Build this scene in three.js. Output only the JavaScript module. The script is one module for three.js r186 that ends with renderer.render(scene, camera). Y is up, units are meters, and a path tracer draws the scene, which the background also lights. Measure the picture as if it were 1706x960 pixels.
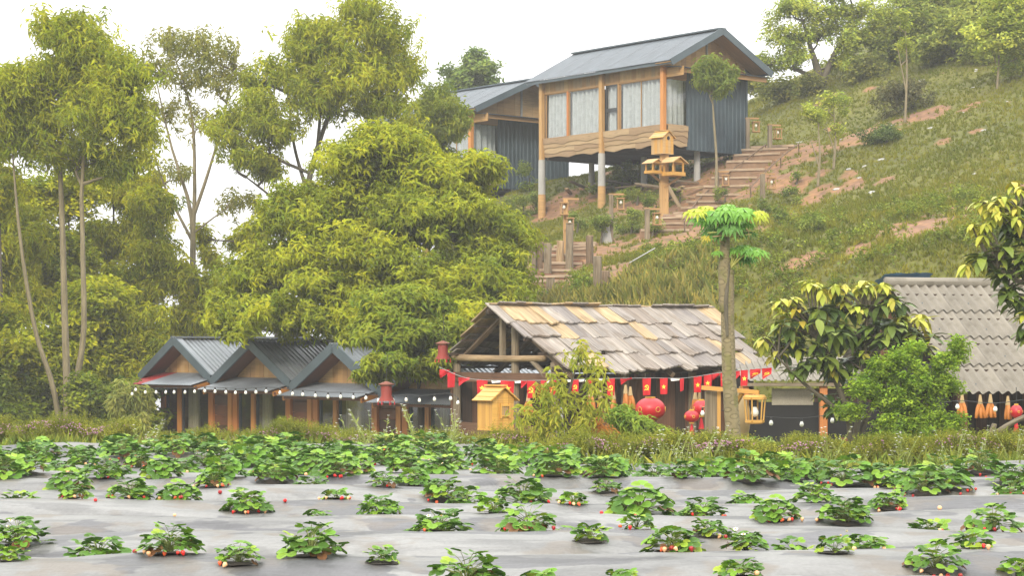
import * as THREE from 'three';
import { mergeGeometries, toCreasedNormals } from 'three/addons/utils/BufferGeometryUtils.js';
import { RoundedBoxGeometry } from 'three/addons/geometries/RoundedBoxGeometry.js';

// ------------------------------------------------------------------ camera, sky, sun, exposure
const FPX = 3400, CX = 853, HY = 590, CAMY = 1.45;           // lens in pixels of the 1706 x 960 photograph, level camera with a shifted lens
const scene = new THREE.Scene();
const camera = new THREE.PerspectiveCamera(2 * Math.atan(HY / FPX) * 180 / Math.PI, 1706 / 960, 0.5, 1200);
camera.position.set(0, CAMY, 0);
camera.setViewOffset(1706, 1180, 0, 0, 1706, 960);
camera.lookAt(0, CAMY, -10);
{
  const W = 64, H = 64, data = new Float32Array(W * H * 4);     // overcast sky: brighter towards the zenith
  for (let j = 0; j < H; j++) for (let i = 0; i < W; i++) {
    const s = Math.sin(((j + 0.5) / H - 0.5) * Math.PI), L = s > 0 ? 0.62 * (1 + 2 * s) : 0.35, k = (j * W + i) * 4;
    data[k] = L; data[k + 1] = L; data[k + 2] = L * 0.99; data[k + 3] = 1;
  }
  const sky = new THREE.DataTexture(data, W, H, THREE.RGBAFormat, THREE.FloatType);
  sky.mapping = THREE.EquirectangularReflectionMapping; sky.magFilter = THREE.LinearFilter; sky.minFilter = THREE.LinearFilter; sky.needsUpdate = true;
  scene.background = sky; scene.environment = sky;
}
const sun = new THREE.DirectionalLight(0xfff1dc, 1.5);
sun.position.set(-14, 40, 22); sun.castShadow = true; sun.shadow.radius = 26;
sun.shadow.camera.left = -40; sun.shadow.camera.right = 40; sun.shadow.camera.top = 50; sun.shadow.camera.bottom = -50; sun.shadow.camera.far = 200;
sun.target.position.set(0, 0, -45); scene.add(sun, sun.target);
scene.fog = new THREE.FogExp2(0xf4f6f7, 0.001);
const renderer = new THREE.WebGLRenderer();
renderer.toneMapping = THREE.LinearToneMapping;
renderer.toneMappingExposure = 2.05;
renderer.shadowMap.enabled = true;

// ------------------------------------------------------------------ helpers
const V = (x, y, z) => new THREE.Vector3(x, y, z);
const at = (px, py, d) => V((px - CX) / FPX * d, CAMY + (HY - py) / FPX * d, -d);
let seed = 7;
const rnd = () => { seed |= 0; seed = seed + 0x6D2B79F5 | 0; let t = Math.imul(seed ^ seed >>> 15, 1 | seed); t = t + Math.imul(t ^ t >>> 7, 61 | t) ^ t; return ((t ^ t >>> 14) >>> 0) / 4294967296; };
const R = (a, b) => a + (b - a) * rnd();
const gauss = () => (rnd() + rnd() + rnd() + rnd() - 2) * 0.87;
const pick = a => a[Math.floor(rnd() * a.length)];
const lerp = (a, b, t) => a + (b - a) * t, clamp = (x, a = 0, b = 1) => Math.min(b, Math.max(a, x));
const sm = (a, b, x) => { const t = clamp((x - a) / (b - a)); return t * t * (3 - 2 * t); };
const hash = (i, j, s = 0) => { let h = Math.imul(i, 374761393) + Math.imul(j, 668265263) + Math.imul(s, 1442695041) | 0; h = Math.imul(h ^ h >>> 13, 1274126177); return ((h ^ h >>> 16) >>> 0) / 4294967296; };
function vn(x, y, s = 0, px = 0, py = 0) {
  const i = Math.floor(x), j = Math.floor(y), u = x - i, v = y - j, a = u * u * (3 - 2 * u), b = v * v * (3 - 2 * v);
  const w = (k, p) => p ? ((k % p) + p) % p : k;
  const i0 = w(i, px), i1 = w(i + 1, px), j0 = w(j, py), j1 = w(j + 1, py);
  return lerp(lerp(hash(i0, j0, s), hash(i1, j0, s), a), lerp(hash(i0, j1, s), hash(i1, j1, s), a), b);
}
const fbm = (x, y, s = 0, o = 4, p = 0, q = 0) => { let a = 0, k = 0.5, t = 0; for (let n = 0; n < o; n++) { a += k * vn(x, y, s + n, p, q); t += k; x *= 2; y *= 2; p *= 2; q *= 2; k *= 0.5; } return a / t; };
const used = {};
function numbered(n) { const k = used[n] = (used[n] ?? -1) + 1; return k ? n + '_' + String(k).padStart(3, '0') : n; }
const col = (r, g, b) => new THREE.Color().setRGB(r, g, b);
const ORD = ['first', 'second', 'third', 'fourth', 'fifth', 'sixth', 'seventh', 'eighth', 'ninth', 'tenth', 'eleventh', 'twelfth', 'thirteenth', 'fourteenth', 'fifteenth', 'sixteenth', 'seventeenth', 'eighteenth', 'nineteenth', 'twentieth', 'twenty-first', 'twenty-second', 'twenty-third', 'twenty-fourth', 'twenty-fifth', 'twenty-sixth', 'twenty-seventh', 'twenty-eighth', 'twenty-ninth', 'thirtieth'];
function sh(o) { o.castShadow = true; o.receiveShadow = true; return o; }
function thing(name, label, category, pos, turn = 0, group) {
  const o = new THREE.Group(); o.name = numbered(name); scene.add(o);
  if (pos) o.position.copy(pos); o.rotation.y = turn; o.userData = { label, category }; if (group) o.userData.group = group;
  o.updateMatrixWorld(true);
  return o;
}
function mesh(name, geo, mat, parent, pos, rot) {
  const m = sh(new THREE.Mesh(geo, mat)); m.name = name; (parent || scene).add(m);
  if (pos) Array.isArray(pos) ? m.position.set(...pos) : m.position.copy(pos);
  if (rot) m.rotation.set(...rot);
  return m;
}
function tag(o, label, category, group) { o.name = numbered(o.name); o.userData = { label, category }; if (group) o.userData.group = group; return o; }
function structure(name, geo, mat, label, category = 'ground') { const m = mesh(numbered(name), geo, mat); m.userData = { kind: 'structure', label, category }; return m; }
function inst(name, geo, mat, list, parent, kind = 'stuff') {          // list: [matrix, colour]
  const m = sh(new THREE.InstancedMesh(geo, mat, list.length)); m.name = name; m.userData.kind = kind;
  list.forEach(([x, c], i) => { m.setMatrixAt(i, x); if (c) m.setColorAt(i, c); });
  (parent || scene).add(m); return m;
}
function fromArrays(pos, uv, idx, color) {
  const g = new THREE.BufferGeometry();
  g.setAttribute('position', new THREE.Float32BufferAttribute(pos, 3));
  g.setAttribute('uv', new THREE.Float32BufferAttribute(uv && uv.length ? uv : new Array(pos.length / 3 * 2).fill(0), 2));
  if (color) g.setAttribute('color', new THREE.Float32BufferAttribute(color, 3));
  if (idx) g.setIndex(idx);
  g.computeVertexNormals(); return g;
}
const flat = g => { const n = g.index ? g.toNonIndexed() : g; return n; };
const merge = list => mergeGeometries(list.map(g => { const n = flat(g); for (const k of Object.keys(n.attributes)) if (!['position', 'normal', 'uv', 'color'].includes(k)) n.deleteAttribute(k); return n; }), false);
// a board with uv in metres, u along its longest side
const boxCache = {};
function board(w, h, d, off = 0, r = 0) {
  const key = [w, h, d, off, r].map(x => x.toFixed(3)).join();
  if (boxCache[key]) return boxCache[key];
  const g = flat(r ? new RoundedBoxGeometry(w, h, d, 1, r) : new THREE.BoxGeometry(w, h, d)), p = g.attributes.position, n = g.attributes.normal, uv = g.attributes.uv;
  const lng = w >= h && w >= d ? 0 : h >= d ? 1 : 2;
  for (let i = 0; i < p.count; i++) {
    const c = [p.getX(i), p.getY(i), p.getZ(i)], a = [Math.abs(n.getX(i)), Math.abs(n.getY(i)), Math.abs(n.getZ(i))], f = a.indexOf(Math.max(...a));
    const rest = [0, 1, 2].filter(k => k !== f), u = rest.includes(lng) ? lng : rest[0], v = rest.find(k => k !== u);
    uv.setXY(i, c[u] + off * 1.37, c[v] + off * 0.61);
  }
  return boxCache[key] = g;
}
function bar(name, a, b, w, t, mat, parent, off = 0) {                   // a squared timber between two points
  const v = b.clone().sub(a), m = mesh(name, board(v.length(), w, t, off), mat, parent, a.clone().add(b).multiplyScalar(0.5));
  m.quaternion.setFromUnitVectors(V(1, 0, 0), v.normalize()); return m;
}
function tube(pts, radii, sides = 7, seg = 0, uvk = 1, wob = 0) {          // a tapering limb through the points
  const c = pts.length > 2 ? new THREE.CatmullRomCurve3(pts) : new THREE.LineCurve3(pts[0], pts[1]);
  const n = seg || Math.max(2, pts.length * 3), pos = [], uv = [], idx = [], L = c.getLength();
  let side = V(0.31, 0.2, 0.93);
  for (let i = 0; i <= n; i++) {
    const t = i / n, p = c.getPoint(t), dir = c.getTangent(t), k = t * (radii.length - 1), k0 = Math.min(radii.length - 2, Math.floor(k)), r = radii.length > 1 ? lerp(radii[k0], radii[k0 + 1], k - k0) : radii[0];
    side.addScaledVector(dir, -side.dot(dir)).normalize(); const up = dir.clone().cross(side);
    for (let j = 0; j <= sides; j++) {
      const a = j / sides * 2 * Math.PI, rr = r * (1 + (wob ? wob * (vn(j % sides * 1.7, i * 0.8, 31) - 0.5) : 0));
      pos.push(p.x + (side.x * Math.cos(a) + up.x * Math.sin(a)) * rr, p.y + (side.y * Math.cos(a) + up.y * Math.sin(a)) * rr, p.z + (side.z * Math.cos(a) + up.z * Math.sin(a)) * rr);
      uv.push(t * L * uvk, j / sides * Math.max(0.15, r * 6) * uvk);
      if (i < n && j < sides) { const a0 = i * (sides + 1) + j, b0 = a0 + sides + 1; idx.push(a0, a0 + 1, b0, a0 + 1, b0 + 1, b0); }
    }
  }
  for (const [i, s] of [[0, 1], [n, -1]]) { const p = c.getPoint(i / n), k = pos.length / 3; pos.push(p.x, p.y, p.z); uv.push(0, 0); for (let j = 0; j < sides; j++) { const a0 = i * (sides + 1) + j; s > 0 ? idx.push(k, a0 + 1, a0) : idx.push(k, a0, a0 + 1); } }
  return fromArrays(pos, uv, idx);
}
// ------------------------------------------------------------------ textures
function tex(w, h, f, srgb = false, rep = true) {
  const d = new Uint8Array(w * h * 4);
  for (let j = 0; j < h; j++) for (let i = 0; i < w; i++) { const c = f(i / w, j / h), k = (j * w + i) * 4; d[k] = clamp(c[0]) * 255; d[k + 1] = clamp(c[1]) * 255; d[k + 2] = clamp(c[2]) * 255; d[k + 3] = 255; }
  const t = new THREE.DataTexture(d, w, h); t.magFilter = THREE.LinearFilter; t.minFilter = THREE.LinearMipmapLinearFilter; t.generateMipmaps = true;
  if (rep) t.wrapS = t.wrapT = THREE.RepeatWrapping; if (srgb) t.colorSpace = THREE.SRGBColorSpace; t.needsUpdate = true; return t;
}
const rep = (t, u, v) => { const c = t.clone(); c.repeat.set(u, v); c.needsUpdate = true; return c; };
const grey = (w, h, f) => tex(w, h, (u, v) => { const x = f(u, v); return [x, x, x]; });
const grain = grey(512, 512, (u, v) => { const w = fbm(u * 4, v * 10, 3, 3, 4, 10); const g = fbm(u * 3, v * 64 + w * 3, 5, 3, 3, 64), f = vn(u * 12, v * 256, 9, 12, 256), kn = vn(u * 6, v * 12, 12, 6, 12); return 0.42 + 0.38 * g + 0.14 * f + 0.16 * w - (kn > 0.93 ? 0.25 : 0); });
const weather = tex(512, 512, (u, v) => { const w = fbm(u * 3, v * 6, 23, 4, 3, 6), g = fbm(u * 4, v * 90 + w * 2, 25, 3, 4, 90), s = sm(0.52, 0.72, fbm(u * 5, v * 9, 41, 4, 5, 9)), k = 0.1 + 0.8 * g + 0.35 * w; return [k * lerp(1, 0.86, s), k * lerp(0.98, 0.8, s), k * lerp(0.95, 0.72, s)]; });
const speck = grey(512, 512, (u, v) => 0.55 + 0.3 * fbm(u * 6, v * 6, 51, 5, 6, 6) + 0.22 * vn(u * 180, v * 180, 57, 180, 180));
const bark = grey(256, 256, (u, v) => 0.3 + 0.5 * fbm(u * 4, v * 14, 61, 4, 4, 14) + 0.25 * fbm(u * 16, v * 16, 66, 2, 16, 16));
const std = (o) => new THREE.MeshStandardMaterial(o);
const gW = rep(grain, 0.55, 1.6), wW = rep(weather, 0.6, 1.1), sp1 = rep(speck, 0.6, 0.6), bk1 = rep(bark, 0.7, 1.5);
const wood = (c, r = 0.72) => std({ color: c, map: gW, bumpMap: gW, bumpScale: 0.002, roughness: r });
const oldw = (c, r = 0.9) => std({ color: c, map: wW, bumpMap: wW, bumpScale: 0.004, roughness: r });
const metal = (c, r = 0.45, m = 0.15) => std({ color: c, map: sp1, roughness: r, metalness: m });
const M = {
  pine: wood(col(0.499, 0.294, 0.109)), pineB: wood(col(0.422, 0.243, 0.096)), pineC: wood(col(0.55, 0.352, 0.154)),
  yellow: wood(col(0.72, 0.4, 0.085), 0.55), yellowB: wood(col(0.62, 0.33, 0.07), 0.55),
  orange: wood(col(0.56, 0.2, 0.045), 0.5), orangeB: wood(col(0.62, 0.26, 0.06), 0.5),
  brown: wood(col(0.13, 0.048, 0.02), 0.55), brownB: wood(col(0.17, 0.06, 0.025), 0.55), brownC: wood(col(0.0832, 0.0352, 0.0179), 0.55),
  live: wood(col(0.397, 0.269, 0.141)), liveB: wood(col(0.339, 0.224, 0.122)), liveC: wood(col(0.448, 0.314, 0.173)),
  tan: oldw(col(0.461, 0.333, 0.192)), post: oldw(col(0.218, 0.154, 0.096)), postG: oldw(col(0.269, 0.218, 0.147)), dark: oldw(col(0.0704, 0.0448, 0.0288)), wallB: oldw(col(0.19, 0.095, 0.05)),
  shingle: [oldw(col(0.301, 0.271, 0.247)), oldw(col(0.254, 0.229, 0.217)), oldw(col(0.35, 0.314, 0.277)), oldw(col(0.284, 0.241, 0.206)), oldw(col(0.47, 0.35, 0.199)), oldw(col(0.217, 0.199, 0.193))],
  roofBlue: metal(col(0.09, 0.11, 0.13), 0.4), wallBlue: metal(col(0.05, 0.08, 0.1), 0.5), trim: metal(col(0.085, 0.115, 0.135), 0.4), roofGrey: metal(col(0.24, 0.265, 0.29), 0.38, 0.3), red: metal(col(0.32, 0.032, 0.0288), 0.5),
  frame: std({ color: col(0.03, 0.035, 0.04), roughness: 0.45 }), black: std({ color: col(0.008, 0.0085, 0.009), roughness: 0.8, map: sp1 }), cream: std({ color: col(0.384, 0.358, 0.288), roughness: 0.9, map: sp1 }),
  concrete: std({ color: col(0.397, 0.39, 0.371), roughness: 0.9, map: sp1, bumpMap: sp1, bumpScale: 0.01 }),
  glass: new THREE.MeshPhysicalMaterial({ color: col(0.93, 0.95, 0.95), transmission: 1, thickness: 0, roughness: 0.04, ior: 1.5 }),
  curtain: std({ color: col(0.55, 0.56, 0.57), roughness: 0.95, map: rep(speck, 2, 2), side: THREE.DoubleSide }), curtainC: std({ color: col(0.4, 0.34, 0.24), roughness: 0.95, side: THREE.DoubleSide }),
  white: std({ color: col(0.82, 0.82, 0.8), roughness: 0.35 }), wire: std({ color: col(0.02, 0.02, 0.02), roughness: 0.6 }), pipe: std({ color: col(0.32, 0.333, 0.333), roughness: 0.5 }),
  redcloth: std({ color: col(0.42, 0.006, 0.014), roughness: 0.8, side: THREE.DoubleSide }), silk: std({ color: col(0.4, 0.006, 0.012), roughness: 0.42 }), gold: std({ color: col(0.512, 0.288, 0.0384), roughness: 0.5 }),
  corn: std({ color: col(0.48, 0.166, 0.0192), roughness: 0.6, map: sp1 }), husk: std({ color: col(0.352, 0.256, 0.128), roughness: 0.9 }),
  bark: std({ color: col(0.141, 0.122, 0.0832), map: bk1, bumpMap: bk1, bumpScale: 0.015, roughness: 0.95 }), barkP: std({ color: col(0.3, 0.25, 0.15), map: bk1, bumpMap: bk1, bumpScale: 0.012, roughness: 0.95 }), barkD: std({ color: col(0.128, 0.102, 0.0768), map: bk1, roughness: 0.95 }),
  fibro: std({ color: col(0.21, 0.19, 0.155), map: rep(tex(512, 512, (u, v) => { const a = fbm(u * 5, v * 5, 71, 5, 5, 5), b = vn(u * 150, v * 150, 75, 150, 150), m = sm(0.55, 0.75, fbm(u * 9, v * 9, 79, 4, 9, 9)); const k = 0.55 + 0.5 * a + 0.14 * b; return [k * lerp(1, 0.8, m), k * lerp(1, 0.79, m), k * lerp(1, 0.76, m)]; }), 0.45, 0.45), roughness: 0.92 }),
  soilD: std({ color: col(0.035, 0.026, 0.018), roughness: 1, map: sp1 }), step: std({ color: col(0.27, 0.17, 0.1), roughness: 0.95, map: rep(speck, 1.5, 1.5) }), stepEdge: oldw(col(0.512, 0.397, 0.282)), tarp: std({ color: col(0.08, 0.22, 0.42), roughness: 0.6 }),
  clay: std({ color: col(0.2, 0.06, 0.03), roughness: 0.7, map: sp1 }), bulb: std({ color: col(0.75, 0.75, 0.7), roughness: 0.12 }),
};
// ------------------------------------------------------------------ terrain: a thin-plate surface through surveyed points
const survey = [];
const sv = (px, py, d) => { const p = at(px, py, d); survey.push([p.x, -p.z, p.y]); };
const sw = (x, d, y) => survey.push([x, d, y]);
for (const x of [-16, -8, 0, 7, 14]) { sw(x, 33, -0.25); sw(x, 39, -0.9); }
sw(-10, 52, -1.5); sw(-3, 45, -1.45); sw(-16, 48, -1.2); sw(-14, 60, -1.3); sw(-22, 56, -1.2); sw(-6, 56, -0.6); sw(-10, 75, -4); sw(-22, 78, -7); sw(-3, 80, 2); sw(1.5, 42, -0.8); sw(5, 42.5, -0.6); sw(9, 40, -0.3); sw(13, 39, 0.2);
for (const a of [[1000, 520, 48], [1000, 450, 54], [1000, 400, 59], [1003, 345, 67], [903, 365, 69.5], [900, 425, 60], [870, 505, 51.5], [905, 495, 52], [955, 408, 58.5], [1105, 398, 59], [1200, 330, 63.5], [1300, 254, 68], [1238, 252, 67.4], [1238, 400, 55], [1238, 480, 47.5], [1450, 480, 44], [1450, 360, 53], [1450, 250, 62], [1420, 160, 72], [1360, 150, 75], [1290, 178, 76], [1706, 480, 41], [1706, 350, 50], [1706, 210, 60], [1706, 95, 69], [1560, 110, 71], [1850, 300, 52], [1900, 60, 66], [850, 320, 75], [788, 350, 72], [945, 310, 75], [700, 480, 62], [1700, -20, 80], [1500, 50, 84], [2000, -60, 80]]) sv(...a);
sw(8, 88, 11); sw(2, 92, 6); sw(10, 100, 9); sw(22, 100, 18); sw(-4, 100, -2); sw(-25, 100, -10);
let tps;
{
  const n = survey.length, N = n + 3, A = Array.from({ length: N }, () => new Float64Array(N + 1)), U = r2 => r2 > 0 ? r2 * Math.log(r2) * 0.5 : 0;
  survey.forEach(([x, d, y], i) => {
    survey.forEach(([u, v], j) => { A[i][j] = U((x - u) ** 2 + (d - v) ** 2) + (i === j ? 2.5 : 0); });
    A[i][n] = A[n][i] = 1; A[i][n + 1] = A[n + 1][i] = x; A[i][n + 2] = A[n + 2][i] = d; A[i][N] = y;
  });
  for (let c = 0; c < N; c++) {
    let p = c; for (let r = c + 1; r < N; r++) if (Math.abs(A[r][c]) > Math.abs(A[p][c])) p = r;
    [A[c], A[p]] = [A[p], A[c]];
    for (let r = 0; r < N; r++) if (r !== c) { const k = A[r][c] / A[c][c]; if (k) for (let q = c; q <= N; q++) A[r][q] -= k * A[c][q]; }
  }
  const w = A.map((r, i) => r[N] / r[i]);
  tps = (x, d) => { let s = w[n] + w[n + 1] * x + w[n + 2] * d; for (let j = 0; j < n; j++) s += w[j] * U((x - survey[j][0]) ** 2 + (d - survey[j][1]) ** 2); return s; };
}
const edgeD = x => lerp(28.4, 23.2, sm(-1.2, 1.8, x));                      // far edge of the strawberry field
function h(x, z) {
  const d = -z, e = edgeD(x);
  let y = 0;
  if (d > e) {
    const xi = clamp(x, -28, 30), di = clamp(d, 30, 104);
    y = lerp(-0.02, tps(xi, di), sm(e + 2, 40, d));
    const out = sm(96, 130, d) + sm(26, 48, Math.abs(x)); y = lerp(y, x > 20 ? 6 : -9, clamp(out));
    y += (fbm(x * 0.35, d * 0.35, 91, 3) - 0.5) * 0.5 * sm(42, 50, d);
  } else y = -0.03;
  return y;
}
const gp = (px, d, up = 0) => { const x = (px - CX) / FPX * d; return V(x, h(x, -d) + up, -d); };
// ground depth at which the column px shows the picture height py
function gd(px, py, d0 = 42, d1 = 95) { for (let d = d0; d < d1; d += 0.15) { const p = gp(px, d), y = HY - (p.y - CAMY) / d * FPX; if (y <= py) return d; } return d1; }
const on = (px, py, d0, d1) => gp(px, gd(px, py, d0, d1));
const soil = [];
for (const [px, py, r] of [[915, 480, 1.6], [930, 450, 1.5], [950, 420, 1.4], [985, 425, 1.3], [1010, 450, 0.9], [1050, 405, 1.6], [1100, 395, 1.7], [1140, 370, 1.7], [1180, 340, 1.7], [1230, 305, 1.9], [1275, 275, 1.8], [1300, 258, 1.6], [1200, 280, 2.2], [1170, 300, 2], [1130, 310, 1.6], [1060, 345, 1.3], [950, 340, 1.3], [1420, 235, 1.1], [1395, 245, 0.9], [1385, 318, 1], [1515, 202, 1.1], [1560, 368, 1.2], [1530, 385, 0.9], [1320, 305, 0.9], [1350, 335, 0.7], [1600, 350, 0.5], [1480, 300, 0.4], [1010, 470, 0.7], [880, 450, 1.2], [1270, 380, 0.7], [1330, 440, 0.6], [1430, 420, 0.5]]) { const p = on(px, py); soil.push([p.x, -p.z, r]); }
for (let i = 0; i < 40; i++) soil.push([R(3, 17), R(46, 74), R(0.15, 0.4)]);
const soilAt = (x, d) => { let s = 0; for (const [u, v, r] of soil) { const q = ((x - u) ** 2 + ((d - v) * 0.8) ** 2) / (r * r); if (q < 4) s = Math.max(s, 1 - q * 0.5); } return s; };
const TX0 = -26, TX1 = 34, TD0 = 30, TD1 = 104;
const bare = (x, d) => sm(0.34, 0.56, soilAt(x, d) * 0.72 + (fbm(x * 2.1, d * 2.1, 107, 5) - 0.5) * 1.3);
{
  const land = tex(1024, 1024, (u, v) => {
    const x = lerp(TX0, TX1, u), d = lerp(TD0, TD1, v), a = fbm(x * 0.5, d * 0.5, 101, 4), b = fbm(x * 3, d * 3, 103, 3), c = vn(x * 11, d * 11, 105);
    const g = [0.045 + 0.06 * a + 0.035 * b, 0.056 + 0.045 * a + 0.03 * b, 0.005 + 0.009 * b], s = bare(x, d), k = 0.65 + 0.7 * c;
    const e = [0.15 + 0.1 * b, 0.078 + 0.05 * b, 0.034 + 0.025 * a];
    return [0, 1, 2].map(i => Math.pow(lerp(g[i], e[i], s) * k, 1 / 2.2));
  }, true, false);
  const xs = [], ds = [];
  for (let x = -300; x < -30; x += 18) xs.push(x); for (let x = -30; x <= 36; x += 0.6) xs.push(x); for (let x = 48; x <= 300; x += 18) xs.push(x);
  for (let d = -120; d < 24; d += 8) ds.push(d); for (let d = 24; d <= 106; d += 0.6) ds.push(d); for (let d = 112; d <= 340; d += 12) ds.push(d);
  const pos = [], uv = [], idx = [];
  ds.forEach((d, j) => xs.forEach((x, i) => { pos.push(x, h(x, -d), -d); uv.push((x - TX0) / (TX1 - TX0), (d - TD0) / (TD1 - TD0)); if (i && j) { const w = xs.length, a = j * w + i; idx.push(a - w - 1, a - w, a, a - w - 1, a, a - 1); } }));
  structure('ground', fromArrays(pos, uv, idx), std({ map: land, roughness: 1, bumpMap: land, bumpScale: 0.05 }), 'grassy hillside with bare red earth rising behind the strawberry field', 'hillside');
}
// ------------------------------------------------------------------ the strawberry field: silver plastic film over raised beds
const BED = 1.5;
const bedY = (x, d) => { const q = (d + 0.3 * Math.sin(x * 0.3 + d * 0.2) + 0.55 * (fbm(x * 0.45, d * 0.3, 119, 3) - 0.5)) / BED, p = q - Math.floor(q), t = Math.abs(2 * p - 1); return 0.03 + 0.16 * (1 - t * t * t) * (0.6 + 0.8 * vn(x * 0.5, d * 0.6, 123)) + 0.05 * (fbm(x * 0.9, d * 1.3, 121, 3) - 0.5); };
{
  const xs = [], pos = [], uv = [], idx = []; for (let x = -11; x <= 11.01; x += 0.14) xs.push(x);
  const n = 330;
  for (let j = 0; j <= n; j++) xs.forEach((x, i) => { const d = lerp(5, edgeD(x) + 0.2, j / n); pos.push(x, bedY(x, d) + 0.012 * (vn(x * 5, d * 9, 127) - 0.5), -d); uv.push(x, d); if (i && j) { const w = xs.length, a = j * w + i; idx.push(a - w - 1, a - w, a, a - w - 1, a, a - 1); } });
  const film = tex(1024, 1024, (u, v) => {
    const a = fbm(u * 6, v * 10, 131, 5, 6, 10), s = sm(0.5, 0.72, fbm(u * 9 + 2 * a, v * 26, 137, 4, 9, 26)), t = sm(0.6, 0.75, fbm(u * 14, v * 14, 141, 4, 14, 14)), f = vn(u * 300, v * 300, 145, 300, 300);
    const q = sm(0.56, 0.6, fbm(u * 11 + 3, v * 17, 147, 4, 11, 17)), k = (0.29 + 0.2 * a - 0.08 * s + 0.04 * f) * lerp(1, 0.72, q); return [lerp(k, 0.36, t * 0.5), lerp(k * 1.0, 0.315, t * 0.5), lerp(k * lerp(0.985, 1.03, q), 0.26, t * 0.5)];
  }, true);
  const fb = grey(1024, 1024, (u, v) => 0.5 * fbm(u * 12, v * 40, 151, 4, 12, 40) + 0.35 * fbm(u * 60, v * 22, 155, 3, 60, 22) + 0.2 * (1 - Math.abs(2 * fbm(u * 10, v * 10, 158, 3, 10, 10) - 1)));
  structure('mulch_film', fromArrays(pos, uv, idx), std({ map: rep(film, 0.2, 0.2), roughness: 0.48, bumpMap: rep(fb, 0.3, 0.3), bumpScale: 0.02, metalness: 0 }), 'silver grey plastic mulch film stretched over the strawberry beds', 'plastic film');
}
// ------------------------------------------------------------------ corrugated sheets: x across the waves, z down the length, y thickness
function corrugated(w, len, pitch, amp, kind = 'sine', thick = 0.006, seg = 8) {
  const n = Math.max(4, Math.round(w / pitch * seg)), pos = [], uv = [], idx = [];
  const f = x => { const t = x / pitch; if (kind === 'sine') return amp * 0.5 * Math.cos(t * 2 * Math.PI); const p = t - Math.floor(t); return amp * (p < 0.5 ? 0 : p < 0.6 ? (p - 0.5) * 10 : p < 0.9 ? 1 : (1 - p) * 10) - amp * 0.5; };
  for (let i = 0; i <= n; i++) { const x = -w / 2 + w * i / n, y = f(x + w / 2); for (const [z, t] of [[0, 0], [len, 0], [0, -thick], [len, -thick]]) { pos.push(x, y + t, z); uv.push(x, z); } }
  for (let i = 0; i < n; i++) { const a = i * 4, b = a + 4; idx.push(a, a + 1, b + 1, a, b + 1, b, a + 2, b + 2, b + 3, a + 2, b + 3, a + 3, a + 1, a + 3, b + 3, a + 1, b + 3, b + 1, a, b, b + 2, a, b + 2, a + 2); }
  const g = flat(fromArrays(pos, uv, idx)); return toCreasedNormals(g, 0.9);
}
// place a sheet so that its local z runs from top point a towards b, width along direction e
function lay(name, geo, mat, parent, a, down, e) {
  const m = mesh(name, geo, mat, parent, a), z = down.clone().normalize(), x = e.clone().addScaledVector(z, -e.dot(z)).normalize(), y = z.clone().cross(x);
  m.quaternion.setFromRotationMatrix(new THREE.Matrix4().makeBasis(x, y, z)); return m;
}
function curtainGeo(w, hh, folds, amp, s = 0) {
  const n = folds * 6, pos = [], uv = [], idx = [];
  for (let i = 0; i <= n; i++) { const t = i / n; for (let j = 0; j <= 4; j++) { const q = j / 4, a = t * folds * 2 * Math.PI + s + 0.5 * Math.sin(t * 9 + s); pos.push((t - 0.5) * w + 0.012 * Math.sin(q * 3 + t * 20), q * hh, amp * Math.sin(a) * (1.15 - 0.4 * q)); uv.push(t * w, q * hh); if (i && j) { const k = i * 5 + j; idx.push(k - 6, k - 1, k, k - 6, k, k - 5); } } }
  return fromArrays(pos, uv, idx);
}
const worldH = (o, x, z) => { const p = o.localToWorld(V(x, 0, z)); return h(p.x, p.z) - o.position.y; };
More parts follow.
